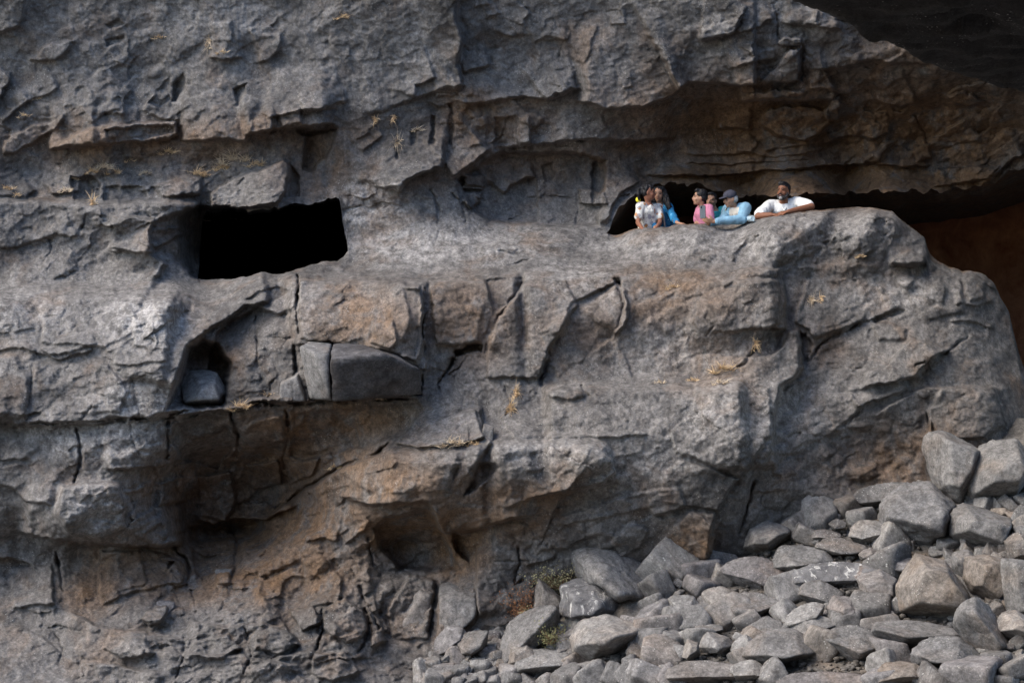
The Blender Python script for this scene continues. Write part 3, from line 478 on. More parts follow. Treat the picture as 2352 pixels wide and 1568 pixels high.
def blobs(x, y, L):
    r = np.zeros(x.shape)
    for a, b, rx, ry, g in L: r = np.maximum(r, g*np.exp(-(((x-a)/rx)**2+((y-b)/ry)**2)**1.5))
    return r
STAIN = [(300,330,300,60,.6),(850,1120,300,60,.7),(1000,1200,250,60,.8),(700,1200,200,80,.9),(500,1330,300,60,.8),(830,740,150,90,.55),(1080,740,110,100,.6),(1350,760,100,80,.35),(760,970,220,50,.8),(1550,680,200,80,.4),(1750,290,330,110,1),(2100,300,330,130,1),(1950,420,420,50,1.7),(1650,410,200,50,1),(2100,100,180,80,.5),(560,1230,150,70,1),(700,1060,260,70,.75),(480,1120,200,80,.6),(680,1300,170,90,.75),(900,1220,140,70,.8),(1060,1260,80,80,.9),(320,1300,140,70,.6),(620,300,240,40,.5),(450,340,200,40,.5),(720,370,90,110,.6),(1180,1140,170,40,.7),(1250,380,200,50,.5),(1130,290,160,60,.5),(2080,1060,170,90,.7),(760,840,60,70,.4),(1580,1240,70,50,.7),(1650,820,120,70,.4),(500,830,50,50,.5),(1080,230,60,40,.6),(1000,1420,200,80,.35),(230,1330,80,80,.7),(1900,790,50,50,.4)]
PALE = [(850,470,90,60,.8),(340,740,110,70,.8),(330,920,130,50,.7),(30,720,140,60,.5),(280,1010,120,60,.8),(140,1010,60,40,.7),(240,1150,120,70,.5),(960,80,40,110,.4),(820,700,60,40,.3),(1350,650,120,60,.5),(1550,800,150,60,.5),(1750,900,200,40,.4),(1700,960,200,70,.5),(950,560,160,50,.6),(1150,560,200,45,.5),(1600,560,250,40,.5),(1900,520,200,40,.4),(2050,680,120,40,.5),(1250,1040,170,30,.5),(1000,960,90,40,.4),(1480,1060,160,60,.5),(700,700,60,50,.3),(1790,1000,40,90,.3),(480,40,200,60,.3)]

def cliff_sheet(name, vx, vy, lay):
    h = relief(vx, vy, lay)
    return h
vxc = np.r_[np.arange(-700, -60, 20), np.arange(-60, 2412, 2.55), np.arange(2412, 3051, 20)]
Lc = np.interp(vxc, LX[:, 0], LX[:, 1]) ; Pc = np.interp(vxc, PX[:, 0], PX[:, 1])
gap = Pc-Lc > 0.5
# ragged mouths
Lc = Lc + gap*sstep(0, 60, Pc-Lc)*(14*fbm2(vxc/38, vxc*0, 91, 5, .6)+5*facet(vxc, vxc*0, 26, 93, 0, 1, .8, .6)[0]/26); Pc = Pc + gap*sstep(0, 60, Pc-Lc)*(8*fbm2(vxc/35, vxc*0+9, 92, 5, .6))
def put_sheet(name, vx, vy, h, extra=None):
    nr, nc = vx.shape; X, Y, Z = W(vx, vy, h)
    V = np.stack([X, Y, Z], -1).reshape(-1, 3); F = quads(nr, nc)
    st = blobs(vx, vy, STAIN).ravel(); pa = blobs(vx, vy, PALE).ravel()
    for (EV, EF) in extra or []:
        F = np.r_[F, EF+len(V)]; V = np.r_[V, EV]; st = np.r_[st, np.full(len(EV), .6)]; pa = np.r_[pa, np.zeros(len(EV))]
    o = mesh_np(name, V, F, M['cliff'])
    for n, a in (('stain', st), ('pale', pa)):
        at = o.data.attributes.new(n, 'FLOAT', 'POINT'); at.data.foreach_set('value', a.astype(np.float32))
    return o
# upper sheet
top = np.arange(-900, -40, 25.0); tf = np.linspace(0, 1, 205)[:-1]; tg = np.linspace(0, 1, 95)
yb = np.interp(vxc, [-700, 1250, 1480, 2200, 2420, 3050], [432, 432, 372, 372, 270, 240])
vyU = np.concatenate([np.repeat(top[:, None], len(vxc), 1), -40+tf[:, None]*(yb[None]+40), yb[None]+tg[:, None]*(Lc-yb)[None]], 0); vxU = np.repeat(vxc[None], len(vyU), 0)
hU = relief(vxU, vyU, 'U')
# lower sheet
bot = np.arange(1615, 1801, 25.0); tf = np.linspace(0, 1, 440)
vyL = np.concatenate([Pc[None]+tf[:, None]*(1595-Pc[None]), np.repeat(bot[:, None], len(vxc), 1)], 0); vxL = np.repeat(vxc[None], len(vyL), 0)
hL = relief(vxL, vyL, 'L')
# crest rounding where the outcrop stands free
free = (Pc-Lc) > 8
ed = np.clip((vyL-Pc[None])/26, 0, 1); hL = hL - np.where(free[None], 22*(1-np.sqrt(1-(1-ed)**2)), 0)
same = ~gap
hm = (hU[-1]+hL[0])/2; hU[-1, same] = hm[same]; hL[0, same] = hm[same]
c1 = np.nonzero(gap & (vxc < 1000))[0]; c2 = np.nonzero(gap & (vxc > 1300))[0]
c1 = np.arange(c1[0]-1, c1[-1]+2); c2 = np.arange(c2[0]-1, len(vxc))
def back_rows(vx, vy, h, rows, sm=1.0):
    """carry an edge back into the rock: rows of (metres back, metres up or a floor function)"""
    X, Y, Z = W(vx, vy, h); ker = np.ones(31)/31; Zs = np.convolve(np.pad(Z, 15, 'edge'), ker, 'valid'); out = [np.stack([X, Y, Z], -1)]
    for i, (dy, dz) in enumerate(rows):
        z = dz(Z) if callable(dz) else Z+dz
        if not callable(dz): z = z+sm*(Zs-Z)*min(1, dy/.35)
        q = np.stack([X*(1+dy/DC), Y+dy, z], -1); n = .05*min(1, dy*2)
        q[:, 2] += n*fbm2(X*2.5, Y*0+dy*2.5, 95, 3) if not callable(dz) else .02*fbm2(X*4, Y*0+dy*4, 96, 3)
        out.append(q)
    V = np.concatenate(out, 0); return V, len(out), len(vx)
def strip(vx, vy, h, rows, flip, sm=1.0):
    V, nr, nc = back_rows(vx, vy, h, rows, sm); return V, quads(nr, nc, flip)
ys = [.05, .12, .25, .45, .7, 1.0, 1.4, 2.0, 2.8, 3.8, 5.0, 6.2]
ceil1 = strip(vxc[c1], Lc[c1], hU[-1, c1], [(.05, .0), (.12, .0), (.25, .0), (.4, .0), (.6, .01), (.9, .02), (1.5, .06), (3, .3), (6, .8), (12, 1.0), (20, 1.0)], False, 0.0)
ceil2 = strip(vxc[c2], Lc[c2], hU[-1, c2], [(y, -.035*y) for y in ys]+[(6.25, 1.5)], False)
FLOOR = CZ+.20
flo = lambda Z: np.minimum(FLOOR, Z-.35)
sill1 = strip(vxc[c1], Pc[c1], hL[0, c1], [(.05, .0), (.12, -.01), (.25, -.04), (.4, -.1), (.6, -.16), (.9, -.2), (1.5, -.22), (3, -.22), (6, -.2), (12, -.2), (20, -.2)], True, 0.0)
par2 = strip(vxc[c2], Pc[c2], hL[0, c2], [(.04, .012), (.1, .015), (.2, .01), (.3, -.02), (.37, -.08), (.40, -.2), (.41, lambda Z: np.maximum(flo(Z), Z-.6)), (.44, flo), (1.0, flo), (2.5, flo), (4.5, flo), (6.6, flo)], True)
# back wall of the left cave
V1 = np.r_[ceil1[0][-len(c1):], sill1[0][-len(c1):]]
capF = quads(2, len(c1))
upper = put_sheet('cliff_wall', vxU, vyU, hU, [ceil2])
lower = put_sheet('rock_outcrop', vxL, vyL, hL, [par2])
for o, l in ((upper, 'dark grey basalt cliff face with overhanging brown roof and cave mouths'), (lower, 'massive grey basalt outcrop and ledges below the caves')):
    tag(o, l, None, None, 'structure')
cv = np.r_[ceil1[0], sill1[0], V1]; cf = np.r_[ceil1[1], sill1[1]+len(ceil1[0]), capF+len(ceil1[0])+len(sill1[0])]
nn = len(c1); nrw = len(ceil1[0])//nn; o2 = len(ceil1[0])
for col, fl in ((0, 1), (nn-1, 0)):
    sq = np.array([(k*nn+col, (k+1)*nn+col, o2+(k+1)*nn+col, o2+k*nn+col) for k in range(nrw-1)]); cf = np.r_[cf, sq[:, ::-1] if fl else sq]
chamber = mesh_np('cave_chamber', cv, cf, M['over']); tag(chamber, 'inside of the left cave, its darkness painted in near-black', None, None, 'structure')  # near-black rock colour stands in for the unlit depth of the cave
# painted back wall of the large cave
n = NT('cave_plaster'); p = n.geo()
c = n.mix(n.ramp(n.noise(n.scale(p, 1, 1, .7), 2.6, 7, .68, .5), (.32, 0.), (.68, 1.)), (.26, .085, .04), (.66, .31, .16))
sz = n.new('ShaderNodeSeparateXYZ'); n.put(sz.inputs[0], p)
c = n.mix(n.ramp(n.math('ADD', n.math('MULTIPLY', sz.outputs[2], -0.5), n.math('MULTIPLY', n.noise(p, 1.8, 5, .6), .6)), (.0, 0.), (.35, 0.), (.75, 1.)), c, (.40, .30, .17))
c = n.mix(n.ramp(n.noise(p, 4.2, 6, .7, .6), (.63, 0.), (.67, .7)), c, (.42, .19, .09))
n.color(c); n.put(n.b.inputs['Normal'], n.bump(n.noise(p, 7, 8, .7), .9, .08)); M['plaster'] = n.m
nx_, nz_ = 200, 60
gx, gz = np.meshgrid(np.linspace(.6, 14, nx_), np.linspace(FLOOR-1.2, CZ+3.2, nz_))
gy = 5.7 + .3*fbm2(gx*.9, gz*.9, 99, 5, .6) + .3*facet(gx*10, gz*10, 9, 97, .2, 1.2, .4, .3)[0]*.1 - .25*(gx-2)*.1
cave_back = mesh_np('cave_wall', np.stack([gx, gy, gz], -1).reshape(-1, 3), quads(nz_, nx_, True), M['plaster']); tag(cave_back, 'dim reddish brown plastered wall at the back of the right cave', None, None, 'structure')
nx_ = 30
gy, gz = np.meshgrid(np.linspace(-.5, 7, nx_), np.linspace(FLOOR-1.2, CZ+3.2, nz_))
lw = np.stack([(np.interp(vxc[c2[0]], [0, 2352], [-1176/PM, 1176/PM])-.06)*(1+gy/DC), gy, gz], -1); lw = lw[:, gy[0] > .35] if False else lw
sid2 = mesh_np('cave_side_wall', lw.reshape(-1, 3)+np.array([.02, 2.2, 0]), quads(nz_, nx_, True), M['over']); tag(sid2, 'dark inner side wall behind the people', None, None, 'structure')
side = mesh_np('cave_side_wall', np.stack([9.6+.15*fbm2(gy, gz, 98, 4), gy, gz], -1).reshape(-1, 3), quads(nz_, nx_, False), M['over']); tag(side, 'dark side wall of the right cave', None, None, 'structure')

# ------------------------------------------------------------------ the ground
SCR = [(900,1560,200),(1000,1540,300),(1050,1480,190),(1200,1460,210),(1200,1568,350),(1330,1380,200),(1480,1300,165),(1480,1420,300),(1480,1568,520),(1600,1300,160),(1700,1290,150),(1850,1200,105),(1850,1300,235),(1850,1450,450),(1850,1568,620),(2000,1165,80),(2130,1115,60),(2130,1250,210),(2130,1400,430),(2130,1568,700),(2352,1000,50),(2352,1200,270),(2352,1400,520),(2352,1568,760),(2700,1000,60),(2700,1568,800),
 (1100,1380,20),(1480,1220,40),(1850,1120,-20),(2130,1040,-60),(2352,930,-60),(900,1480,60),(1600,1800,820),(2352,1800,1000),(900,1800,560),(1200,1800,650),(2700,1800,1050)]
fscr0 = tps(SCR, 1e-3)
def fscr(x, y): return fscr0(x, y)+133.0
gxv, gyv = np.meshgrid(np.arange(960, 2720, 6.0), np.arange(960, 1802, 6.0))
hs = fscr(gxv, gyv) + 9*fbm2(gxv/40, gyv/40, 120, 5, .6) + facet(gxv, gyv, 30, 130, .4, 1.2, .3, .12)[0]*.4 - 90*np.exp(-np.maximum(gxv-960, 0)/30)
X, Y, Z = W(gxv, gyv, hs)
scree = mesh_np('scree_slope', np.stack([X, Y, Z], -1).reshape(-1, 3), quads(*gxv.shape), M['scree']); tag(scree, 'stony scree slope at the foot of the cliff', None, None, 'structure')
ng = 70
gx, gy = np.meshgrid(np.sign(np.linspace(-1, 1, ng))*np.abs(np.linspace(-1, 1, ng))**2*120, np.linspace(-90, 0, ng))
dist = gy+DC
gz = CZ + np.interp(dist, [-65, -3, 0, 5, 9, 15, 20, 22, 25], [-1.0, -1.65, -1.7, -1.75, -2.0, -3.4, -4.6, -5.4, -5.6]) + .12*fbm2(gx*.8, gy*.8, 140, 4)
ground = mesh_np('ground', np.stack([gx, gy, gz], -1).reshape(-1, 3), quads(ng, ng, True), M['scree']); tag(ground, 'stony ground between the viewer and the cliff', None, None, 'structure')

# ------------------------------------------------------------------ the near overhang, top right
E = np.array([(1560,-170),(1640,-95),(1740,-35),(1812,0),(1860,18),(1905,32),(1962,62),(2010,78),(2042,92),(2090,122),(2132,146),(2180,160),(2232,178),(2275,192),(2352,214),(2450,262),(2600,330),(2800,390),(3100,420)], float)
tt = np.linspace(0, 1, 420); sl = np.r_[0, np.cumsum(np.hypot(*(E[1:]-E[:-1]).T))]; sl /= sl[-1]
ex = np.interp(tt, sl, E[:, 0]); ey = np.interp(tt, sl, E[:, 1])
ex += 5*fbm2(tt*60, tt*0, 150, 3); ey += 6*fbm2(tt*70, tt*0+5, 151, 4)
ZC = 1.7; D = ZC*DC*PM/(784-ey); X0 = (ex-1176)/PM*D/DC; Y0 = D-DC
rows = []
for up, bk in ((3.2, 0.8), (2.0, .75), (1.0, .55), (.45, .35), (.2, .18), (.06, .05)):
    rows.append(np.stack([X0-.3*bk, Y0+bk, CZ+ZC+up+.12*fbm2(X0*3, X0*0+up*3, 152, 3)], -1))
for d in np.r_[0, np.cumsum(np.r_[np.full(40, .06), np.full(30, .14), np.full(20, .5)])]:
    yy = Y0-d
    rr = .10*min(1, d*1.5)*fbm2(X0*1.3, yy*1.3, 153, 5, .6) + .03*min(1, d*4)*facet(X0*10, yy*10, 3, 154, .5, 1.3, .5, .4)[0]
    rows.append(np.stack([X0+.02*d, yy, CZ+ZC+.012*d+rr], -1))
rows.append(np.stack([X0, Y0*0-35, np.full(X0.shape, CZ+6.)], -1)); rows.append(np.stack([X0-.2, Y0+.8, np.full(X0.shape, CZ+ZC+3.2)], -1))
V = np.concatenate(rows, 0)
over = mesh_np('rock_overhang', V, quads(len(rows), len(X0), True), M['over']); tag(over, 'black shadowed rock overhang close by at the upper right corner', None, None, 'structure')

# unseen rock wall added behind the viewer to keep low sky light off
ny_, nz_ = 90, 50
gx, gz = np.meshgrid(np.linspace(-9, 45, ny_), np.linspace(0, 16, nz_))
gy = -34+.9*fbm2(gx*.3, gz*.3, 160, 5)-.02*gz*gz*.3
sw = mesh_np('light_blocking_wall', np.stack([gx, gy, gz], -1).reshape(-1, 3), quads(nz_, ny_, False), M['scree']); tag(sw, 'unseen rock wall added behind the viewer to block low sky light', None, None, 'structure')

# ------------------------------------------------------------------ stones
def surf_h(x, y):
    c = int(np.argmin(np.abs(vxc-x)))
    if y > Pc[c]-2: r = int(np.argmin(np.abs(vyL[:, c]-y))); return float(hL[r, c])
    r = int(np.argmin(np.abs(vyU[:, c]-y))); return float(hU[r, c])
def ico(sub):
    t = (1+5**.5)/2
    v = [(-1,t,0),(1,t,0),(-1,-t,0),(1,-t,0),(0,-1,t),(0,1,t),(0,-1,-t),(0,1,-t),(t,0,-1),(t,0,1),(-t,0,-1),(-t,0,1)]
    f = [(0,11,5),(0,5,1),(0,1,7),(0,7,10),(0,10,11),(1,5,9),(5,11,4),(11,10,2),(10,7,6),(7,1,8),(3,9,4),(3,4,2),(3,2,6),(3,6,8),(3,8,9),(4,9,5),(2,4,11),(6,2,10),(8,6,7),(9,8,1)]
    v = [np.array(q)/np.linalg.norm(q) for q in v]
    for _ in range(sub):
        c = {}; g = []
        def mid(a, b):
            k = (min(a, b), max(a, b))
            if k not in c:
                m = v[a]+v[b]; v.append(m/np.linalg.norm(m)); c[k] = len(v)-1
            return c[k]
        for a, b, d in f:
            x, y, z = mid(a, b), mid(b, d), mid(d, a); g += [(a,x,z),(b,y,x),(d,z,y),(x,y,z)]
        f = g
    return np.array(v), np.array(f)
ICO = {k: ico(k) for k in (1, 2, 3, 4)}

def polytope(N, Dd, sub, size, seed, p=22, rough=.05, clip=1.9):
    """rounded convex stone from half-spaces, then weathered"""
    d, f = ICO[sub]; N = np.array(N, float); N /= np.linalg.norm(N, axis=1)[:, None]; Dd = np.array(Dd, float)
    q = np.maximum(d@N.T/Dd[None], 1e-4); r = (q**p).sum(1)**(-1/p); r = np.minimum(r, clip*np.median(r))
    V = d*r[:, None]; s = size
    off = seed*13.37
    n = fbm3(V/s*2.2+off, seed, 3)*rough*s + fbm3(V/s*7+off, seed+50, 2)*rough*.35*s
    return V + d*n[:, None], f

def traced_stone(name, P, label, H=None, dep=None, top=.8, mat='stone', seed=0, group=None, parent=None, cat='boulder', p=24, rough=.045, front=None, st=1.0):
    """a stone whose outline stands at its own distance: outline on the design sheet, depth and facets of its own"""
    R = np.random.default_rng(seed+1000)
    P = np.array(P, float); c = (P.min(0)+P.max(0))/2; wdt, hgt = P.max(0)-P.min(0)
    if H is None: H = float(fscr(c[0], P[:, 1].max()))+(30 if P[:, 1].max() < 1300 else 18)
    dep = dep or .75*min(wdt, hgt*1.4)
    k = (DC-H/PM)/DC; q = (P-c)/PM*k; q[:, 1] *= -1; dm = dep/PM
    a = 0.5*np.sum(q[:, 0]*np.roll(q[:, 1], -1)-np.roll(q[:, 0], -1)*q[:, 1])
    if a < 0: q = q[::-1]
    cen = q.mean(0); q = q-cen
    N, D_ = [], []
    for i in range(len(q)):
        e = q[(i+1) % len(q)]-q[i]; n = np.array([e[1], -e[0]])/max(np.hypot(*e), 1e-6); mid = (q[(i+1) % len(q)]+q[i])/2
        t = (top*R.uniform(.45, .8) if n[1] > .45 else st*R.uniform(.05, .5) if n[1] > -.4 else st*R.uniform(.1, .6))
        yb = .3*dm; nn = np.array([n[0], -t, n[1]]); nn /= np.linalg.norm(nn)
        N.append(nn); D_.append(max(.15*dm, nn@np.array([mid[0], yb, mid[1]])))
    for fr in (front or [(R.uniform(-.25, .25), R.uniform(-.05, .3)), (R.uniform(-.8, .8), R.uniform(-.3, .5))]):
        N.append((fr[0], -1, fr[1])); D_.append(dm*(.5 if len(N) == len(q)+1 else .56))
    N += [(0, 1, 0), (.5, 1, .2), (-.5, 1, -.2)]; D_ += [dm*.5, dm*.55, dm*.55]
    s = float(np.sqrt(wdt*hgt))/PM/2
    V, f = polytope(N, D_, 4, s, seed, p, rough)
    for ax, col in ((0, 0), (2, 1)):                    # bring the stone to the full size of its outline
        lo, hi = V[:, ax].min(), V[:, ax].max(); a0, a1 = q[:, col].min(), q[:, col].max()
        V[:, ax] = a0+(V[:, ax]-lo)*(a1-a0)/(hi-lo)
    cx, cy, cz = W(c[0]+cen[0]*PM/k, c[1]-cen[1]*PM/k, H)
    o = mesh_np(name, V, f[:, ::1], M[mat], parent); o.location = (float(cx), float(cy)+dm*.5, float(cz))
    if label: tag(o, label, cat, group)
    return o
B = 'boulders on the rubble slope'
BOULD = [
 ([(1315,1275),(1345,1258),(1400,1262),(1440,1285),(1490,1330),(1520,1370),(1500,1400),(1430,1415),(1400,1395),(1330,1340)], 'large dark speckled boulder sloping down behind the white-stained one', 'speck', .7),
 ([(1293,1350),(1330,1340),(1380,1345),(1420,1370),(1428,1420),(1400,1445),(1330,1450),(1290,1420)], 'upright boulder smeared with white stains', 'white', .5),
 ([(1315,1480),(1345,1445),(1400,1430),(1480,1445),(1478,1490),(1430,1530),(1360,1545),(1320,1520)], 'big rounded grey boulder just below the white-stained one', 'stone', .5),
 ([(1228,1395),(1240,1335),(1260,1350),(1290,1375),(1290,1420),(1240,1430)], 'pointed upright grey slab left of the white-stained boulder', 'stone', .3),
 ([(1150,1500),(1180,1450),(1260,1400),(1285,1420),(1250,1450),(1190,1490),(1165,1540)], 'long slanting grey slab beside the small green shrub', 'stone', .6),
 ([(1165,1540),(1175,1490),(1210,1475),(1240,1500),(1225,1545)], 'purplish rounded stone tucked under the slanting slab', 'stone', .5),
 ([(1185,1520),(1230,1505),(1300,1500),(1310,1530),(1270,1560),(1190,1565)], 'rounded pale stone in front of the purplish stone', 'stone', .7),
 ([(995,1490),(1030,1450),(1060,1445),(1075,1470),(1040,1500),(1010,1510)], 'brown-sided block at the left end of the rubble', 'stone', .8),
 ([(1040,1480),(1085,1465),(1120,1455),(1110,1500),(1080,1520),(1045,1515)], 'angular grey stone second from the left end of the rubble', 'stone', .7),
 ([(2145,1003),(2185,1010),(2230,1033),(2268,1052),(2245,1101),(2234,1169),(2219,1176),(2185,1157),(2162,1139),(2143,1052)], 'tall pale slab leaning at the top of the boulder pile', 'stone', .3),
 ([(2249,1086),(2290,1044),(2352,1021),(2400,1080),(2352,1172),(2260,1172),(2241,1127)], 'big pale rounded boulder cut by the right edge, topmost of the pile', 'stone', .6),
 ([(2049,1169),(2079,1146),(2155,1123),(2211,1172),(2207,1240),(2173,1267),(2139,1278),(2079,1256),(2049,1229)], 'purple-grey speckled boulder under the tall pale slab', 'speck', .8),
 ([(2215,1188),(2241,1169),(2336,1195),(2328,1237),(2317,1267),(2249,1256),(2207,1237)], 'broad grey block directly below the topmost rounded boulder', 'stone', .4),
 ([(2053,1288),(2117,1286),(2192,1297),(2173,1316),(2109,1327),(2064,1320)], 'low flat grey stone below the purple-grey boulder', 'stone', .5),
 ([(2200,1278),(2230,1269),(2249,1286),(2238,1316),(2219,1339),(2196,1308)], 'narrow grey stone wedged right of the large tilted block', 'stone', .4),
 ([(2132,1293),(2188,1305),(2238,1376),(2207,1444),(2090,1422),(2087,1361)], 'large tilted five-sided block with a brown stain near its top', 'stone', .3),
 ([(2241,1290),(2287,1286),(2317,1297),(2317,1373),(2290,1395),(2249,1369),(2230,1335)], 'upright grey boulder between the tilted block and the right edge', 'stone', .3),
 ([(2317,1293),(2352,1293),(2381,1293),(2381,1410),(2324,1407),(2315,1354)], 'flat-faced reddish grey block cut off by the right edge', 'stone', .3),
 ([(2319,1248),(2352,1229),(2374,1240),(2374,1290),(2328,1290)], 'small dark block at the right edge above the flat-faced block', 'stone', .5),
 ([(2222,1403),(2260,1388),(2287,1429),(2336,1490),(2306,1516),(2260,1512),(2215,1452)], 'dark angular boulder with a white dropping on top', 'stone', .6),
 ([(2298,1452),(2328,1418),(2352,1414),(2381,1429),(2374,1490),(2352,1482)], 'brownish stone at the right edge near the bottom corner', 'stone', .6),
 ([(2113,1505),(2155,1490),(2215,1478),(2264,1520),(2245,1546),(2192,1554),(2132,1539)], 'dark boulder covered in white specks near the bottom right', 'speck', .9),
 ([(2022,1437),(2109,1437),(2162,1444),(2207,1459),(2170,1486),(2094,1501),(2068,1478)], 'long low brown-grey boulder under the large tilted block', 'stone', .5),
 ([(1903,1467),(1928,1454),(1985,1450),(2049,1471),(2049,1505),(2003,1539),(1966,1539),(1932,1505)], 'big smooth boulder narrowing downwards in the lower right rubble', 'stone', .9),
 ([(1717,1520),(1739,1493),(1777,1463),(1830,1459),(1871,1486),(1890,1520),(1837,1539),(1800,1558),(1773,1550)], 'big domed grey boulder at the bottom middle of the rubble', 'stone', .8),
 ([(1679,1373),(1713,1367),(1796,1373),(1807,1384),(1777,1410),(1739,1429),(1679,1429)], 'flat-topped pale block with an orange-brown broken side', 'stone', .9),
 ([(1777,1305),(1807,1263),(1890,1259),(1917,1282),(1909,1301),(1852,1316),(1811,1320),(1781,1312)], 'broad flat-topped boulder high on the rubble beside the cliff foot', 'stone', 1.3),
 ([(1830,1335),(1852,1297),(1928,1301),(2022,1297),(2037,1320),(2003,1339),(1928,1354),(1852,1361),(1830,1354)], 'long smooth slab streaked with white droppings', 'white', 1.3),
 ([(1660,1301),(1717,1286),(1769,1301),(1807,1320),(1781,1354),(1732,1365),(1683,1327)], 'wide flat slab lying tilted at the foot of the cliff', 'stone', 1.8),
 ([(1841,1373),(1852,1342),(1898,1339),(1943,1361),(1928,1388),(1875,1395)], 'box-shaped grey block with a flat bluish top', 'stone', 1.1),
 ([(1981,1331),(2034,1316),(2071,1335),(2075,1373),(2045,1395),(1989,1384)], 'square brown-faced block left of the large tilted block', 'stone', .4),
 ([(1909,1403),(1928,1376),(1962,1380),(1989,1403),(1973,1440),(1924,1444)], 'rough rounded brown-grey stone in the middle of the rubble', 'stone', .7),
 ([(1849,1429),(1871,1418),(1921,1425),(1928,1448),(1890,1463),(1852,1463)], 'small dark brick-shaped stone below the rough rounded one', 'stone', .6),
 ([(1811,1422),(1860,1391),(1901,1395),(1901,1414),(1852,1425),(1841,1459),(1815,1456)], 'leaning wedge stone with a pale edge, left of the brick-shaped stone', 'stone', .8),
 ([(1713,1271),(1732,1214),(1777,1203),(1815,1210),(1825,1240),(1777,1282),(1740,1282)], 'dark rounded boulder against the cliff at the top of the scree', 'stone', .5),
 ([(1879,1248),(1928,1237),(1996,1252),(1977,1278),(1920,1278)], 'flat paving-like block near the top of the scree', 'stone', 1.0),
 ([(1868,1237),(1879,1218),(1928,1222),(1932,1233),(1890,1244)], 'small flat pale stone above the paving-like block', 'stone', 1.2),
 ([(1958,1233),(2003,1199),(2049,1203),(2049,1248),(2003,1256)], 'flat-topped bluish boulder touching the purple-grey boulder', 'stone', 1.4),
 ([(1977,1275),(2003,1261),(2034,1278),(2022,1290),(1985,1290)], 'small bright angular stone below the flat-topped bluish boulder', 'stone', .6),
 ([(1907,1203),(1928,1193),(1947,1199),(1943,1214),(1917,1218)], 'small rounded pale stone highest on the scree', 'stone', .8),
 ([(1973,1154),(2022,1142),(2071,1120),(2136,1114),(2117,1135),(2071,1154),(2034,1165),(1985,1169)], 'long thin slab rising along the cliff foot to the pale leaning slab', 'stone', 1.2),
 ([(1540,1373),(1596,1373),(1611,1392),(1607,1418),(1545,1425)], 'dark brown-sided block right of the large speckled boulder', 'stone', .8),
 ([(1618,1361),(1664,1354),(1701,1361),(1694,1384),(1675,1410),(1622,1410)], 'cube-like grey stone left of the flat-topped pale block', 'stone', .9),
 ([(1611,1493),(1633,1459),(1675,1471),(1694,1490),(1675,1512),(1622,1508)], 'sharp-edged stone with a dark triangular face', 'stone', .6),
 ([(1683,1497),(1717,1463),(1743,1490),(1732,1505),(1690,1510)], 'small wedge stone between the sharp-edged stone and the domed boulder', 'stone', .8),
 ([(1569,1512),(1584,1474),(1607,1478),(1611,1505),(1588,1524)], 'small dark oval stone left of the sharp-edged stone', 'stone', .5),
 ([(1535,1545),(1607,1527),(1664,1527),(1709,1558),(1709,1580),(1535,1585)], 'speckled flat boulder on the bottom edge below the dark oval stone', 'speck', 1.0),
 ([(1683,1535),(1739,1524),(1769,1543),(1762,1575),(1709,1575)], 'smooth brown stone on the bottom edge under the domed boulder', 'stone', .8),
 ([(1792,1565),(1890,1554),(1985,1550),(2011,1565),(1966,1590),(1815,1590)], 'wide low slab along the bottom edge', 'stone', 1.2),
 ([(2026,1565),(2056,1535),(2109,1531),(2136,1550),(2132,1580),(2041,1585)], 'rounded boulder on the bottom edge left of the white-specked one', 'stone', .8),
 ([(1728,1437),(1762,1422),(1800,1425),(1803,1448),(1762,1471),(1735,1463)], 'tilted slab above the domed boulder', 'stone', 1.2),
 ([(1600,1441),(1660,1437),(1664,1456),(1622,1471),(1603,1463)], 'dark flat-faced stone under the cube-like stone', 'stone', .5),
 ([(1788,1346),(1830,1331),(1834,1354),(1792,1365)], 'small block with a rusty side left of the long smooth slab', 'stone', .9),
]
M['white'] = None
n = NT('white_stained_stone'); p = n.obj()
med = n.noise(p, 7, 8, .7, .5)
c = n.mix(n.ramp(med, (.35, 0.), (.65, 1.)), (.085, .082, .086), (.21, .205, .205))
c = n.mix(n.ramp(n.noise(n.scale(p, 5, 5, 2.4), 2.3, 8, .72, .7), (.56, 0.), (.64, .9)), c, (.60, .58, .55)); c = n.mix(n.ramp(n.noise(p, 6, 5, .6), (.62, 0.), (.72, .6)), c, (.17, .10, .06))
c = n.mix(.5, c, n.ramp(n.noise(p, 120, 3, .7), (.3, .55), (.7, 1.4)), 'MULTIPLY'); n.color(c); n.put(n.b.inputs['Normal'], n.bump(n.noise(p, 26, 8, .72), .8, .035)); M['white'] = n.m
for i, (P, lab, mt, tp) in enumerate(BOULD):
    P2 = np.array(P, float); c = P2.mean(0); P = [tuple(c+(v-c)*(1.13 if c[0] > 2040 else 1.06)) for v in P2]
    traced_stone('boulder', P, lab, None, None, tp, mt, i*7+3, B, p=(18 if i == 14 else 80) if mt == 'stone' else 34, rough=.038 if mt == 'stone' else .065)
# blocks of the outcrop that can be told apart
M['cliffb'] = rock_material('basalt_block', (0.085, 0.079, 0.079), (0.13, 0.122, 0.12), (0.195, 0.187, 0.183), (0.15, 0.10, 0.068), 0.5, per_object=True)
for i, (P, H, dep, tp, lab, mt) in enumerate(BLK):
    q = np.array(P, float); c = q.mean(0)
    if H < 100: H = np.mean([surf_h(*(c+(v-c)*1.1)) for v in q])+H
    FR = {0: [(.5, .35), (-.6, .0)]}.get(i)
    traced_stone('rock_block', P, lab, H, dep, tp, mt, 300+i, 'loose blocks on the rock ledges', cat='rock', p=34, rough=.05, front=FR, st=.3)

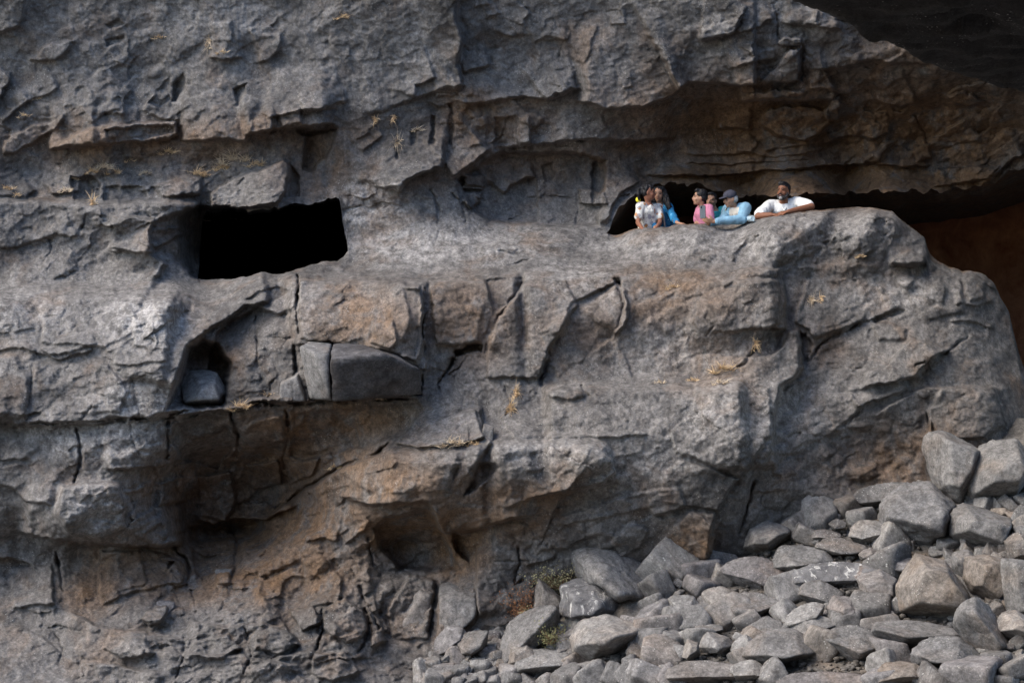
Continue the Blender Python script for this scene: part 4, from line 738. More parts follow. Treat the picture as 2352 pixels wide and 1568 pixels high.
def hull_stone(name, pts, label, mat, seed, group, cat='rock', p=90, rough=.025):
    """angular block through given corners (sheet x, sheet y, relief)"""
    import bmesh
    P3 = np.array([[float(c) for c in W(*t)] for t in pts]); c = P3.mean(0); bm = bmesh.new()
    for v in P3-c: bm.verts.new(v)
    bmesh.ops.convex_hull(bm, input=bm.verts); bm.normal_update(); N, D_ = [], []
    for f in bm.faces:
        n = np.array(f.normal); d = float(n@np.array(f.verts[0].co))
        if d < 0: n, d = -n, -d
        if all(n@m < .995 for m in N): N.append(n); D_.append(d)
    bm.free(); V, f = polytope(N, D_, 4, float(np.ptp(P3[:, 0]))/2, seed, p, rough)
    o = mesh_np(name, V, f, M[mat]); o.location = c; tag(o, label, cat, group); return o
G = 'loose blocks on the rock ledges'
M['slab'] = rock_material('dark_slab', (0.052, 0.049, 0.052), (0.075, 0.071, 0.074), (0.13, 0.125, 0.128), (0.10, 0.075, 0.06), 0.4)
h0 = 285
hull_stone('rock_block', [(758,826,h0+205),(888,812,h0+190),(964,848,h0+140),(967,903,h0+90),(860,914,h0+125),(764,919,h0+140),(770,778,h0-10),(800,781,h0-10),(880,806,h0),(962,840,h0),(967,903,h0-20),(764,919,h0-20)], 'smooth dark fallen slab lying on the ledge joint', 'slab', 311, G, rough=.035)
hull_stone('rock_block', [(688,794,h0+105),(752,824,h0+205),(760,919,h0+145),(712,915,h0+95),(700,860,h0+105),(722,777,h0-10),(765,778,h0-10),(712,915,h0-20),(760,919,h0-20)], 'pale wedge of rock split from the left end of the fallen slab', 'stone', 312, G, rough=.035)
# --- smaller stones: twelve shapes shared by all of them
SHAPES = []
for k in range(14):
    R = np.random.default_rng(900+k); N = np.array([(1, 0, 0), (-1, 0, 0), (0, 1, 0), (0, -1, 0), (0, 0, 1), (0, 0, -1)], float)+R.normal(size=(6, 3))*.22
    e = np.array([R.uniform(.75, 1.0), R.uniform(.6, .9), R.uniform(.4, .75)]); Dd = np.repeat(e, 2)*R.uniform(.85, 1.1, 6); X_ = R.normal(size=(4, 3)); X_ /= np.linalg.norm(X_, axis=1)[:, None]
    N = np.r_[N, X_]; Dd = np.r_[Dd, np.abs(X_)@e*R.uniform(.62, .85, 4)]
    V, f = polytope(N, Dd, 3, .8, 700+k, 30, .035, 1.45)
    me = mesh_np('stone', V*.15, f, M['stone']); SHAPES.append(me.data); bpy.data.objects.remove(me)
cent = [(np.array(P).mean(0), (np.array(P).max(0)-np.array(P).min(0)).max()*.42) for P, *_ in BOULD]
zones = [  # outline, how many, size range, label, group
 ([(1500,1330),(1560,1300),(1700,1290),(1850,1200),(2050,1130),(2060,1290),(2100,1500),(2352,1530),(2352,1575),(1480,1575),(1480,1440)], 210, (14, 56), 'small angular grey stone among the boulders of the rubble slope', 'small stones of the rubble slope'),
 ([(960,1575),(1000,1500),(1100,1440),(1200,1400),(1230,1440),(1160,1480),(1160,1575)], 80, (8, 24), 'small broken stone in the talus at the left end of the rubble', 'small stones left of the rubble'),
 ([(2060,1290),(2352,1270),(2352,1560),(2090,1470)], 40, (9, 20), 'small stone filling a gap in the boulder pile at the right', 'gap stones in the boulder pile'),
 ([(1450,1290),(1640,1285),(1700,1310),(1560,1350),(1500,1350)], 22, (7, 18), 'small pale stone between the cliff foot and the speckled boulder', 'stones along the cliff foot'),
 ([(2030,1180),(2150,1100),(2352,1090),(2352,1290),(2060,1290)], 36, (10, 24), '', 'stones behind the boulder pile'),
 ([(640,1400),(760,1350),(830,1370),(960,1500),(960,1570),(560,1570),(500,1480)], 0, (12, 34), 'cliff', 'broken stones on the lower left bedrock'),
 ([(1160,1450),(1320,1440),(1500,1440),(1500,1575),(1150,1575)], 60, (10, 34), '', 'small stones in front of the white-stained boulder'),
]
SHORT = ['large speckled boulder', 'white-stained boulder', 'big rounded boulder', 'pointed slab', 'long slanting slab', 'purplish stone', 'rounded pale stone', 'brown-sided block', 'left angular stone', 'tall pale slab', 'topmost rounded boulder', 'purple-grey boulder', 'broad grey block', 'low flat stone', 'narrow wedged stone', 'large tilted block', 'upright grey boulder', 'flat-faced block', 'dark edge block', 'dropping-marked boulder', 'corner stone', 'white-specked boulder', 'long low boulder', 'big smooth boulder', 'domed grey boulder', 'flat-topped pale block', 'broad flat-topped boulder', 'streaked slab', 'wide tilted slab', 'box-shaped block', 'square brown block', 'rough rounded stone', 'brick-shaped stone', 'leaning wedge stone', 'cliff-side boulder', 'paving-like block', 'flat pale stone', 'bluish boulder', 'bright angular stone', 'highest pale stone', 'long thin slab', 'dark brown-sided block', 'cube-like stone', 'sharp-edged stone', 'small wedge stone', 'dark oval stone', 'speckled flat boulder', 'smooth brown stone', 'wide low slab', 'bottom rounded boulder', 'tilted slab', 'dark flat-faced stone', 'rusty-sided block']
ORD = ['nearest', 'second', 'third', 'fourth', 'fifth', 'sixth', 'seventh', 'eighth', 'ninth', 'tenth', 'eleventh', 'twelfth', 'thirteenth', 'fourteenth', 'fifteenth', 'sixteenth', 'seventeenth', 'eighteenth', 'nineteenth', 'twentieth', 'twenty-first', 'twenty-second', 'twenty-third', 'twenty-fourth', 'twenty-fifth']
loose = []
placed = []
grav = []
for P, cnt, (s0, s1), lab, grp in zones:
    Q = np.array(P, float); got = 0; tries = 0
    while got < cnt and tries < 9000:
        tries += 1
        x = rng.uniform(Q[:, 0].min(), Q[:, 0].max()); y = rng.uniform(Q[:, 1].min(), Q[:, 1].max())
        if not inside(np.array([x]), np.array([y]), P)[0]: continue
        f = 1-tries/9000; s = s0+(s1-s0)*max(.0, f-.1)*rng.uniform(.5, 1.0)
        if any((x-c[0])**2+((y-c[1])*1.4)**2 < (r*1.0+s*.4)**2 for c, r in cent): continue
        if any((x-a)**2+((y-b)*1.5)**2 < (.66*(r+s))**2 for a, b, r in placed): continue
        placed.append((x, y, s)); got += 1
        o = bpy.data.objects.new('stone', random.choice(SHAPES)); COL.objects.link(o)
        X, Y, Z = W(x, y, surf_h(x, y)-s*.45 if lab == 'cliff' else float(fscr(x, y))); sm = s/PM
        sc = sm/.15
        o.location = (float(X), float(Y), float(Z)+sm*.22); o.rotation_euler = (rng.normal()*.4-.15, rng.normal()*.4, rng.uniform(0, 6.28)); o.scale = (sc*rng.uniform(.95, 1.45), sc*rng.uniform(.9, 1.3), sc*rng.uniform(.9, 1.5))
        tag(o, None, 'stone', grp); loose.append((o, x, y, s))
buck = {}
for k, (o, x, y, s) in enumerate(sorted((l for l in loose if l[0]['group'].startswith('broken')), key=lambda l: l[1])):
    o['label'] = 'broken stone on the lower left bedrock, %s from the left' % (['first']+ORD[1:])[k]
for o, x, y, s in loose:
    if o['group'].startswith('broken'): continue
    d = [math.hypot(x-c[0], y-c[1]) for c, r in cent]; i = int(np.argmin(d)); dx, dy = x-cent[i][0][0], y-cent[i][0][1]
    w = ('left of' if dx < 0 else 'right of') if abs(dx) > abs(dy)*1.2 else ('above' if dy < 0 else 'below')
    buck.setdefault((i, w), []).append((d[i], o, s))
for (i, w), L in buck.items():
    for k, (d, o, s) in enumerate(sorted(L, key=lambda t: t[0])):
        o['label'] = '%s grey stone, %s one %s the %s' % ('small' if s > 16 else 'tiny', ORD[k], w, SHORT[i])
# gravel: too small and too many to count
gf = ICO[1][1]; GV, GF = [], []; cnt = 0; base = 0
V0 = [polytope(np.random.default_rng(k).normal(size=(9, 3)), np.random.default_rng(k+9).uniform(.6, .9, 9), 1, .8, k, 20, .05)[0] for k in range(5)]
for P, cn in ((zones[0][0], 2200), (zones[1][0], 500), (zones[2][0], 260), (zones[3][0], 220), (zones[6][0], 400), (zones[4][0], 150), ([(200,1420),(900,1400),(980,1500),(980,1575),(200,1575)], 0)):
    Q = np.array(P, float); k = 0
    while k < cn:
        x = rng.uniform(Q[:, 0].min(), Q[:, 0].max()); y = rng.uniform(Q[:, 1].min(), Q[:, 1].max())
        if not inside(np.array([x]), np.array([y]), P)[0]: continue
        k += 1; s = (2.0+7*rng.uniform()**2.2)/PM; a = rng.uniform(0, 6.28); X, Y, Z = W(x, y, float(fscr(x, y))+3)
        v = V0[k % 5]*np.array([s*1.3, s, s*.8]); v = np.stack([v[:, 0]*math.cos(a)-v[:, 1]*math.sin(a), v[:, 0]*math.sin(a)+v[:, 1]*math.cos(a), v[:, 2]], -1)
        GV.append(v+np.array([float(X), float(Y), float(Z)+s*.3])); GF.append(gf+base); base += len(v)
grv = mesh_np('gravel', np.concatenate(GV), np.concatenate(GF), M['scree'], None); tag(grv, 'loose gravel and chips between the stones of the slope', 'gravel', None, 'stuff')

# ------------------------------------------------------------------ dry grass and shrubs
M['straw'] = plain('dry_straw', (.58, .42, .25), .8, .3, 9); M['straw2'] = plain('pale_straw', (.58, .47, .34), .8, .3, 9)
M['olive'] = plain('olive_leaf', (.17, .165, .08), .8, .35, 25); M['twig'] = plain('dry_twig', (.20, .105, .06), .9, .3, 20); M['rust'] = plain('rust_leaf', (.30, .14, .07), .9, .35, 25); M['sage'] = plain('sage_leaf', (.30, .27, .15), .8, .35, 25); M['green'] = plain('green_leaf', (.075, .11, .04), .7, .35, 25)
def blades(R, nb, ln, spread, droop, wd):
    V, F = [], []
    for _ in range(nb):
        a = R.uniform(0, 6.28); r = R.uniform(0, 1)**.7; l = ln*R.uniform(.45, 1.1); dr = np.array([math.cos(a)*r*spread, math.sin(a)*r*spread*.8-.25, R.uniform(.35, 1.0)*(1-droop)-droop*R.uniform(.1, .9)])
        dr /= np.linalg.norm(dr); cl = R.integers(0, 5); b0 = np.array([math.sin(cl*2.4)*ln*.55*spread+R.normal()*ln*.12, -.01*R.random(), math.cos(cl*1.7)*ln*.16+R.normal()*ln*.05]); l *= .55+.12*cl; sd = np.cross(dr, R.normal(size=3)); sd /= np.linalg.norm(sd)+1e-6
        k0 = len(V); g = np.array([R.normal()*.25, 0, -.45*R.uniform(.2, 1.3)])
        for j in range(4):
            t = j/3; p = b0+dr*l*t+g*l*t*t*.7; w = wd*(1-t*.85)
            V += [p-sd*w, p+sd*w]
        for j in range(3): q = k0+2*j; F.append((q, q+1, q+3, q+2))
    return V, F
TUFT = [(540,372,26,90,'largest golden grass tuft, on the shelf above the left cave'),(512,388,14,30,'small grass tuft left of the largest golden one'),(588,380,15,34,'straw tuft right of the largest golden one'),(240,388,15,40,'straw tuft in the middle of the left grass band'),(262,398,13,30,'straw tuft right of the middle of the left grass band'),(212,396,12,26,'grey-gold tuft left of the middle of the left grass band'),(165,412,13,28,'straw tuft near the dark square recess of the left wall'),(455,404,18,44,'reddish straw tuft on the shelf right of the dark recess'),(385,352,14,30,'straw tuft high under the long left lip'),(335,400,12,22,'thin tuft on the left shelf above the ledge'),(300,370,12,22,'faint straw tuft under the left lip'),(212,470,13,28,'hanging straw tuft at the top of the left ledge'),(150,440,11,20,'little tuft left on the ledge top'),(15,435,12,22,'tuft by the left edge above the ledge'),(40,450,9,12,'tiny tuft near the left edge of the ledge'),(82,228,11,20,'lone tuft on the upper left wall'),(55,268,10,16,'tiny lone tuft low on the upper left wall'),(786,42,12,24,'pale spiky tuft high on the upper wall'),(480,100,13,26,'thin vertical tuft beside the small square lip'),(510,122,9,14,'small pale sprig on the small square lip'),(365,88,9,14,'faint grey sprig high on the left wall'),(912,335,17,44,'long hanging golden strip of grass right of the left cave'),(905,272,10,16,'little tuft above the hanging golden strip'),(862,278,10,18,'little tuft left above the hanging golden strip'),(960,300,11,20,'small tuft in the column gap of the middle wall'),(1184,905,15,30,'curling straw strand on the middle ledge, upper one'),(1174,940,16,36,'curling straw strand on the middle ledge, lower one'),(1040,1022,17,50,'bushy straw tuft under the pale sloping block'),(1085,1022,10,16,'small tuft right of the bushy one under the pale block'),(1663,852,20,50,'tall golden tuft on the right part of the outcrop'),(1655,882,13,24,'low golden tuft just below the tall golden one'),(1735,792,12,22,'straw strand in the slanting crack of the outcrop'),(1545,662,11,20,'small orange tuft high on the outcrop below the people'),(1862,692,12,26,'scattered straw tuft right of the dark vertical step'),(1885,688,10,18,'orange sprig right of the dark vertical step'),(1590,876,10,18,'small straw tuft on the middle ledge line'),(1515,880,9,14,'tiny straw tuft on the left of the middle ledge line'),(616,912,15,34,'straw tuft beside the small propped stone'),(552,938,16,44,'low straw tuft on the long left joint'),(868,920,13,26,'straw curl under the smooth fallen slab'),(1975,590,9,14,'orange sprig on the outcrop near the right cave'),(770,1075,12,22,'orange sprig at the end of the slanting crack')]
for i, (x, y, ln, nb, lab) in enumerate(TUFT):
    R = np.random.default_rng(2000+i); hang = ('strip' in lab or 'strand' in lab or 'hanging' in lab or 'vertical' in lab)
    V, F = blades(R, int(nb*3), ln*1.75/PM, .55 if hang else 1.15, .5 if hang else .12, .0036)
    V = np.array(V)
    if hang: V[:, 2] *= 1.9; V[:, 0] *= .7
    o = mesh_np('grass_tuft', V, F, M['straw' if i % 3 else 'straw2']); X, Y, Z = W(x, y, surf_h(x, y)+2); o.location = (float(X), float(Y), float(Z)); tag(o, lab, 'grass', 'dry grass tufts on the cliff')
def shrub(name, x, y, H, wd, ht, nt, leaf, nl, ls, lab, seed):
    R = np.random.default_rng(seed); X, Y, Z = W(x, y, H); r = empty(name, (float(X), float(Y), float(Z))); V, F, LV, LF = [], [], [], []
    for _ in range(nt):
        a = R.uniform(0, 6.28); el = R.uniform(.25, 1.3); p = np.array([R.normal()*.02, R.normal()*.02, 0.]); d = np.array([math.cos(a)*math.cos(el)*wd, math.sin(a)*math.cos(el)*wd*.7, math.sin(el)*ht])*R.uniform(.6, 1.1); pr = p; sd = np.cross(d, (0, 1, .3)); sd /= np.linalg.norm(sd)
        for j in range(1, 6):
            q = p+d*j/5+R.normal(size=3)*.012; w0 = .003*(1-(j-1)/6); w1 = .003*(1-j/6); k = len(V); V += [pr-sd*w0, pr+sd*w0, q+sd*w1, q-sd*w1]; F.append((k, k+1, k+2, k+3))
            for _ in range(nl):
                c = q+R.normal(size=3)*.028; u = R.normal(size=3); u /= np.linalg.norm(u); v = np.cross(u, R.normal(size=3)); v /= np.linalg.norm(v); s = ls*R.uniform(.5, 1.2); k = len(LV)
                LV += [c-u*s, c+v*s*.5, c+u*s, c-v*s*.5]; LF.append((k, k+1, k+2, k+3))
            pr = q
    mesh_np('stem', V, F, M['twig'], r); mesh_np('foliage', LV, LF, M[leaf], r); tag(r, lab, 'shrub', 'shrubs in the rubble')
shrub('dry_shrub', 1192, 1412, float(fscr(1192, 1430))+10, .36, .42, 44, 'rust', 5, .012, 'rust-coloured dry shrub at the foot of the outcrop', 5)
shrub('dry_shrub', 1275, 1350, float(fscr(1275, 1390)), .36, .26, 44, 'sage', 7, .012, 'pale straw-coloured bush left of the large speckled boulder', 6)
shrub('green_shrub', 1262, 1478, float(fscr(1262, 1500))+20, .24, .22, 26, 'olive', 6, .012, 'olive green leafy shrub between the boulders', 7)
shrub('green_shrub', 1215, 1425, float(fscr(1215, 1440))+8, .12, .16, 14, 'sage', 6, .012, 'small pale sprig below the rust-coloured shrub', 8)
shrub('green_shrub', 1160, 1420, float(fscr(1160, 1435))+8, .10, .12, 10, 'rust', 5, .011, 'small reddish sprig left of the rust-coloured shrub', 9)

# ------------------------------------------------------------------ people
DG = None
class Sculpt:
    """closed overlapping shells, fused into one continuous skin"""
    def __init__(s): s.V = []; s.F = []; s.n = 0
    def add(s, V, F): s.V.append(np.asarray(V, float)); s.F += [tuple(i+s.n for i in f) for f in F]; s.n += len(V)
    def ball(s, c, r, R=None):
        d, f = ICO[2]; r = np.array(r if hasattr(r, '__len__') else (r,)*3); v = d*r
        if R is not None: v = v@np.array(R).T
        s.add(v+np.array(c), [tuple(int(i) for i in q) for q in f]); return s
    def tube(s, pts, rad, ends=True):
        """pts world points; rad scalars"""
        P = [np.array(p, float) for p in pts]
        for i in range(len(P)-1):
            a, b = P[i], P[i+1]; L = np.linalg.norm(b-a); n = max(2, int(L/(.5*min(rad[i], rad[i+1])))+1)
            d = (b-a)/max(L, 1e-6); u = np.cross(d, (0.3, .9, .31)); u /= np.linalg.norm(u); v = np.cross(d, u)
            m = 12; ring = []
            for t, r in ((0, rad[i]), (1, rad[i+1])):
                ring += [a+(b-a)*t+r*(math.cos(2*math.pi*k/m)*u+math.sin(2*math.pi*k/m)*v) for k in range(m)]
            F = [(k, (k+1) % m, m+(k+1) % m, m+k) for k in range(m)]+[tuple(range(m))[::-1], tuple(range(m, 2*m))]
            s.add(ring, F)
        for p, r in zip(P, rad): s.ball(p, r)
        return s
    def loft(s, secs, ax, fr, m=20):
        """secs: (centre, half width along ax, half depth along fr)"""
        V = []
        for c, a, b in secs: V += [np.array(c)+ax*a*math.cos(2*math.pi*k/m)+fr*b*math.sin(2*math.pi*k/m) for k in range(m)]
        F = [(i*m+k, i*m+(k+1) % m, (i+1)*m+(k+1) % m, (i+1)*m+k) for i in range(len(secs)-1) for k in range(m)]
        F += [tuple(range(m))[::-1], tuple(range((len(secs)-1)*m, len(secs)*m))]
        s.add(V, F); return s
    def build(s, name, mat, parent, voxel=.009, smooth=4, cut=None, wr=0.0, wf=18.0):
        me = bpy.data.meshes.new(name); me.from_pydata([tuple(v) for v in np.concatenate(s.V)], [], s.F)
        t = bpy.data.objects.new('tmp', me); COL.objects.link(t)
        import bmesh
        bm = bmesh.new(); bm.from_mesh(me); bmesh.ops.recalc_face_normals(bm, faces=bm.faces); bm.to_mesh(me); bm.free()
        r = t.modifiers.new('r', 'REMESH'); r.mode = 'VOXEL'; r.voxel_size = voxel
        if smooth: q = t.modifiers.new('s', 'SMOOTH'); q.factor = .5; q.iterations = smooth
        dg = bpy.context.evaluated_depsgraph_get(); m2 = bpy.data.meshes.new_from_object(t.evaluated_get(dg)); bpy.data.objects.remove(t)
        if cut:
            bm = bmesh.new(); bm.from_mesh(m2); bmesh.ops.delete(bm, geom=[v for v in bm.verts if cut(np.array(v.co))], context='VERTS'); bm.to_mesh(m2); bm.free()
        if wr:                                   # folds and strands
            n_ = len(m2.vertices); co = np.empty(n_*3); m2.vertices.foreach_get('co', co); no = np.empty(n_*3, np.float32); m2.vertices.foreach_get('normal', no); co = co.reshape(-1, 3)
            d = fbm3(co*np.array([1.0, 1.0, .45])*wf, 5, 3); co = co+no.reshape(-1, 3)*(wr*(1-2*np.abs(d)))[:, None]; m2.vertices.foreach_set('co', co.ravel()); m2.update()
        m2.name = name; m2.polygons.foreach_set('use_smooth', np.ones(len(m2.polygons), bool)); m2.materials.clear(); m2.materials.append(mat)
        o = bpy.data.objects.new(name, m2); COL.objects.link(o)
        if parent: o.parent = parent; o.matrix_parent_inverse = Matrix.Translation(-parent.location)
        return o
def skin(name, c): 
    n = NT(name); p = n.geo(); n.color(n.mix(n.ramp(n.noise(p, 30, 4, .6), (.3, 0.), (.7, 1.)), tuple(q*.85 for q in c), tuple(q*1.12 for q in c)))
    n.b.inputs['Roughness'].default_value = .55; n.b.inputs['Subsurface Weight'].default_value = .12; n.b.inputs['Subsurface Radius'].default_value = (.01, .004, .002); return n.m
M['hair'] = plain('black_hair', (.012, .011, .012), .45, .4, 60); M['eye'] = plain('eye_dark', (.015, .010, .008), .3, .1); M['lip'] = plain('lip', (.24, .10, .075), .5, .15)
M['white_eye'] = plain('eye_white', (.55, .52, .48), .4, .05)
def cloth(name, c, var=.12):
    n = NT(name); p = n.geo(); n.color(n.mix(n.ramp(n.noise(p, 14, 5, .6), (.3, 0.), (.7, 1.)), tuple(q*(1-var) for q in c), tuple(min(.9, q*(1+var)) for q in c)))
    n.b.inputs['Roughness'].default_value = .9; n.put(n.b.inputs['Normal'], n.bump(n.noise(n.scale(p, 1, 1, .35), 24, 4, .6, 1.0), .7, .02)); return n.m
def unit(v): v = np.array(v, float); return v/np.linalg.norm(v)
def A(vx, vy, Y): return np.array(WP(vx, vy, Y))

def hand(s, w, d, n_, curl=.5, side=1, k=1.0):
    """palm and five fingers from the wrist: direction d, palm faces n_, thumb on +side"""
    d = unit(d); n_ = unit(np.array(n_)-d*np.dot(n_, d)); sd = np.cross(d, n_)*side; w = np.array(w, float)
    for o in (-.024, -.008, .008, .024): s.tube([w+sd*o*.5*k, w+d*.085*k+sd*o*k], [.015*k, .0125*k])
    for o, L, sp in ((-.030, .062, -.10), (-.011, .076, -.03), (.010, .084, .04), (.030, .074, .12)):
        p = w+d*.085*k+sd*o*k; a = .15; pts = [p]
        for seg in (.45, .32, .23):
            a += curl; p = p+(d*math.cos(a)+n_*math.sin(a)+sd*sp)*L*seg*k; pts.append(p)
        s.tube(pts, [.0105*k, .0095*k, .0088*k, .0075*k])
    p = w+d*.03*k+sd*.028*k; q = p+(d*.7+sd*.7+n_*.2)*.042*k; s.tube([p, q, q+(d*.9+sd*.15+n_*.35)*.032*k], [.015*k, .0115*k, .009*k])

def person(spec):
    root = empty('person', spec['base']); tag(root, spec['label'], 'person', spec.get('group', 'visitors leaning behind the rock parapet'))
    hc = np.array(spec['head']); ph = math.radians(spec['face']); pt = math.radians(spec.get('pitch', 0)); k = spec.get('k', 1.0)*.82
    fr = np.array([math.cos(ph)*math.cos(pt), math.sin(ph)*math.cos(pt), math.sin(pt)]); rt = np.array([math.sin(ph), -math.cos(ph), 0]); up = np.cross(rt, fr)
    Rm = np.stack([rt, fr, up], 1)                                   # local (right, front, up) -> world
    Hd = lambda x, y, z: hc+k*(rt*x+fr*y+up*z)
    tf = math.radians(spec['torso']); tfr = np.array([math.cos(tf), math.sin(tf), 0]); tax = np.array([math.sin(tf), -math.cos(tf), 0])
    ch = np.array(spec['chest']); nk = np.array(spec.get('neck', ch+(hc-ch)*.42)); pv = np.array(spec['pelvis']); flo_z = spec['base'][2]
    wv = pv*.55+ch*.45; b = spec.get('bulk', 1.0)
    body = Sculpt()
    # head
    body.ball(Hd(0, -.012, .035), np.array((.074, .092, .083))*k, Rm).ball(Hd(0, .012, -.02), np.array((.064, .075, .075))*k, Rm).ball(Hd(0, .028, -.065), np.array((.05, .058, .046))*k, Rm).ball(Hd(0, .066, -.092), np.array((.024, .022, .02))*k, Rm)
    body.tube([Hd(0, .082, .02), Hd(0, .104, -.022)], [.010*k, .0155*k]).ball(Hd(.012, .094, -.026), .010*k).ball(Hd(-.012, .094, -.026), .010*k)
    for sx in (-1, 1):
        body.ball(Hd(sx*.03, .072, .028), np.array((.026, .014, .010))*k, Rm).ball(Hd(sx*.036, .062, -.03), np.array((.026, .022, .024))*k, Rm)
        body.ball(Hd(sx*.073, -.012, -.012), np.array((.011, .019, .031))*k, Rm)
    body.ball(Hd(0, .083, -.058), np.array((.026, .013, .012))*k, Rm)
    body.tube([Hd(0, -.02, -.06), nk, nk*.5+ch*.5], [.052*k, .055*k*b, .065*k*b])
    # trunk, arms, legs
    body.loft([(pv-np.array((0, 0, .08)), .145*b, .10*b), (pv, .155*b, .11*b), (wv, .125*b, .095*b), (ch, .15*b, .105*b), (ch+(nk-ch)*.6, .11*b, .075*b), (nk, .05, .05)], tax, tfr)
    arms = spec['arms']
    for a in arms:
        sh, el, wr = [np.array(q) for q in a['p']]; r = a.get('r', 1.0)*b
        body.tube([ch+(sh-ch)*.55+np.array((0, 0, .03)), sh, el, el+(wr-el)*.45, wr], [.055*r, .050*r, .040*r, .037*r, .026*r])
        hand(body, wr, a.get('hd', wr-el), a.get('hn', (0, 0, -1)), a.get('curl', .45), a.get('side', 1), a.get('hk', .95))
    lx = .085*b; legs = []
    for sx in (-1, 1):
        hp = pv+tax*sx*lx-np.array((0, 0, .06)); an = np.array([pv[0], pv[1], flo_z+.08])+tax*sx*.11; kn = hp*.48+an*.52+tfr*.03
        legs.append((hp, kn, an)); body.tube([hp, kn, an], [.085*b, .058, .042]); body.tube([an-np.array((0, 0, .04)), an+tfr*.15-np.array((0, 0, .05))], [.038, .028])
    body.build('body', M[spec['skin']], root, .0105, 3)
    # face details
    for sx in (-1, 1):
        e = Sculpt().ball(Hd(sx*.030, .079, .012), np.array((.0145, .006, .0062))*k, Rm).build('eye', M['eye'], root, .002, 1)
        Sculpt().tube([Hd(sx*.012, .088, .030), Hd(sx*.032, .086, .036), Hd(sx*.050, .070, .030)], [.0045*k, .005*k, .0035*k]).build('eyebrow', M['hair'], root, .002, 1)
    Sculpt().ball(Hd(0, .0895, -.057), np.array((.023, .009, .0085))*k, Rm).build('lips', M['lip'], root, .0025, 1)
    # hair
    h = Sculpt(); kind = spec['hair']
    if kind != 'bald': h.ball(Hd(0, -.026, .050), np.array((.081, .089, .079))*k, Rm).ball(Hd(0, -.043, .01), np.array((.076, .072, .08))*k, Rm)
    if kind == 'short': h.ball(Hd(0, .03, .105), np.array((.055, .05, .028))*k, Rm)
    if kind == 'quiff': h.ball(Hd(0, .03, .105), np.array((.058, .045, .026))*k, Rm).ball(Hd(.015, .035, .118), np.array((.03, .03, .02))*k, Rm)
    if kind == 'long':
        for sx in (-1, 1): h.tube([Hd(sx*.05, -.02, .08), Hd(sx*.08, -.02, .0), Hd(sx*.085, -.03, -.09)], [.04*k, .032*k, .03*k])
        h.tube([Hd(0, -.07, .02), Hd(.02, -.09, -.1), Hd(.05, -.08, -.2)], [.07*k, .06*k, .045*k])
        if 'lock' in spec: h.tube(spec['lock'], [.035, .042, .032, .014])
    if kind == 'pony':
        h.ball(Hd(0, .02, .09), np.array((.06, .055, .03))*k, Rm); h.tube([Hd(0, -.1, .05), Hd(0, -.135, .03), Hd(0, -.15, -.04), Hd(0, -.14, -.11)], [.03*k, .036*k, .034*k, .014*k])
    if kind == 'back': h = Sculpt().ball(Hd(0, -.05, -.015), np.array((.082, .07, .055))*k, Rm)
    if h.n: h.build('hair', M[spec.get('haircol', 'hair')], root, .006, 2, wr=.008, wf=30)
    if 'beard' in spec:
        m = Sculpt().ball(Hd(0, .034, -.082), np.array((.058, .058, .040))*k, Rm)
        for sx in (-1, 1): m.tube([Hd(sx*.066, .0, -.02), Hd(sx*.056, .03, -.07)], [.014*k, .02*k])
        m.build('beard', M['beard'], root, .005, 2, cut=None)
        Sculpt().ball(Hd(0, .072, -.092), np.array((.030, .022, .026))*k, Rm).build('chin_beard', M['grey'], root, .004, 2)
        Sculpt().tube([Hd(-.036, .084, -.056), Hd(0, .100, -.040), Hd(.036, .084, -.056)], [.007*k, .009*k, .007*k]).build('moustache', M['hair'], root, .003, 1)
    # shirt
    g = 1.13; S_ = Sculpt()
    S_.loft([(pv-np.array((0, 0, .10)), .165*b, .125*b), (pv, .17*b, .125*b), (wv, .148*b, .113*b), (ch, .168*b, .118*b), (ch+(nk-ch)*.55, .135*b, .088*b), (ch+(nk-ch)*.86, .075*b, .066*b)], tax, tfr)
    for a in arms:
        sh, el, wr = [np.array(q) for q in a['p']]; r = a.get('r', 1.0)*b; t = spec['sleeve']
        pts, rr = [ch+(sh-ch)*.5+np.array((0, 0, .03)), sh], [.07*r, .066*r]
        if t <= 1: pts.append(sh+(el-sh)*t); rr.append(.064*r)
        else: pts += [el, el+(wr-el)*(t-1)]; rr += [.054*r, .040*r]
        S_.tube(pts, rr)
    S_.build('shirt', M[spec['shirt']], root, .0105, 3, wr=.007, wf=12)
    if spec.get('collar'):
        c = Sculpt(); cc = ch+(nk-ch)*.92; R_ = .068*b
        pts = [cc+tax*R_*math.sin(a)*.95-tfr*R_*math.cos(a)*.9+np.array((0, 0, .022*math.cos(a)-.004)) for a in np.linspace(-2.5, 2.5, 12)]
        c.tube(pts, [.0145]*12); e0, e1 = pts[0], pts[-1]; v = cc+tfr*.085*b-np.array((0, 0, .085)); c.tube([e0, v], [.014, .008]); c.tube([e1, v], [.014, .008])
        c.build('collar', M[spec['collar']], root, .005, 2)
    t = Sculpt()
    for hp, kn, an in legs: t.tube([hp, kn, an], [.098*b, .075, .06])
    t.loft([(pv-np.array((0, 0, .14)), .165*b, .115*b), (pv-np.array((0, 0, .03)), .162*b, .118*b)], tax, tfr); t.build('trousers', M[spec.get('legs', 'navy')], root, .024, 3)
    return root, Hd, Rm, dict(ch=ch, nk=nk, pv=pv, tfr=tfr, tax=tax, b=b, wv=wv, k=k, arms=arms)

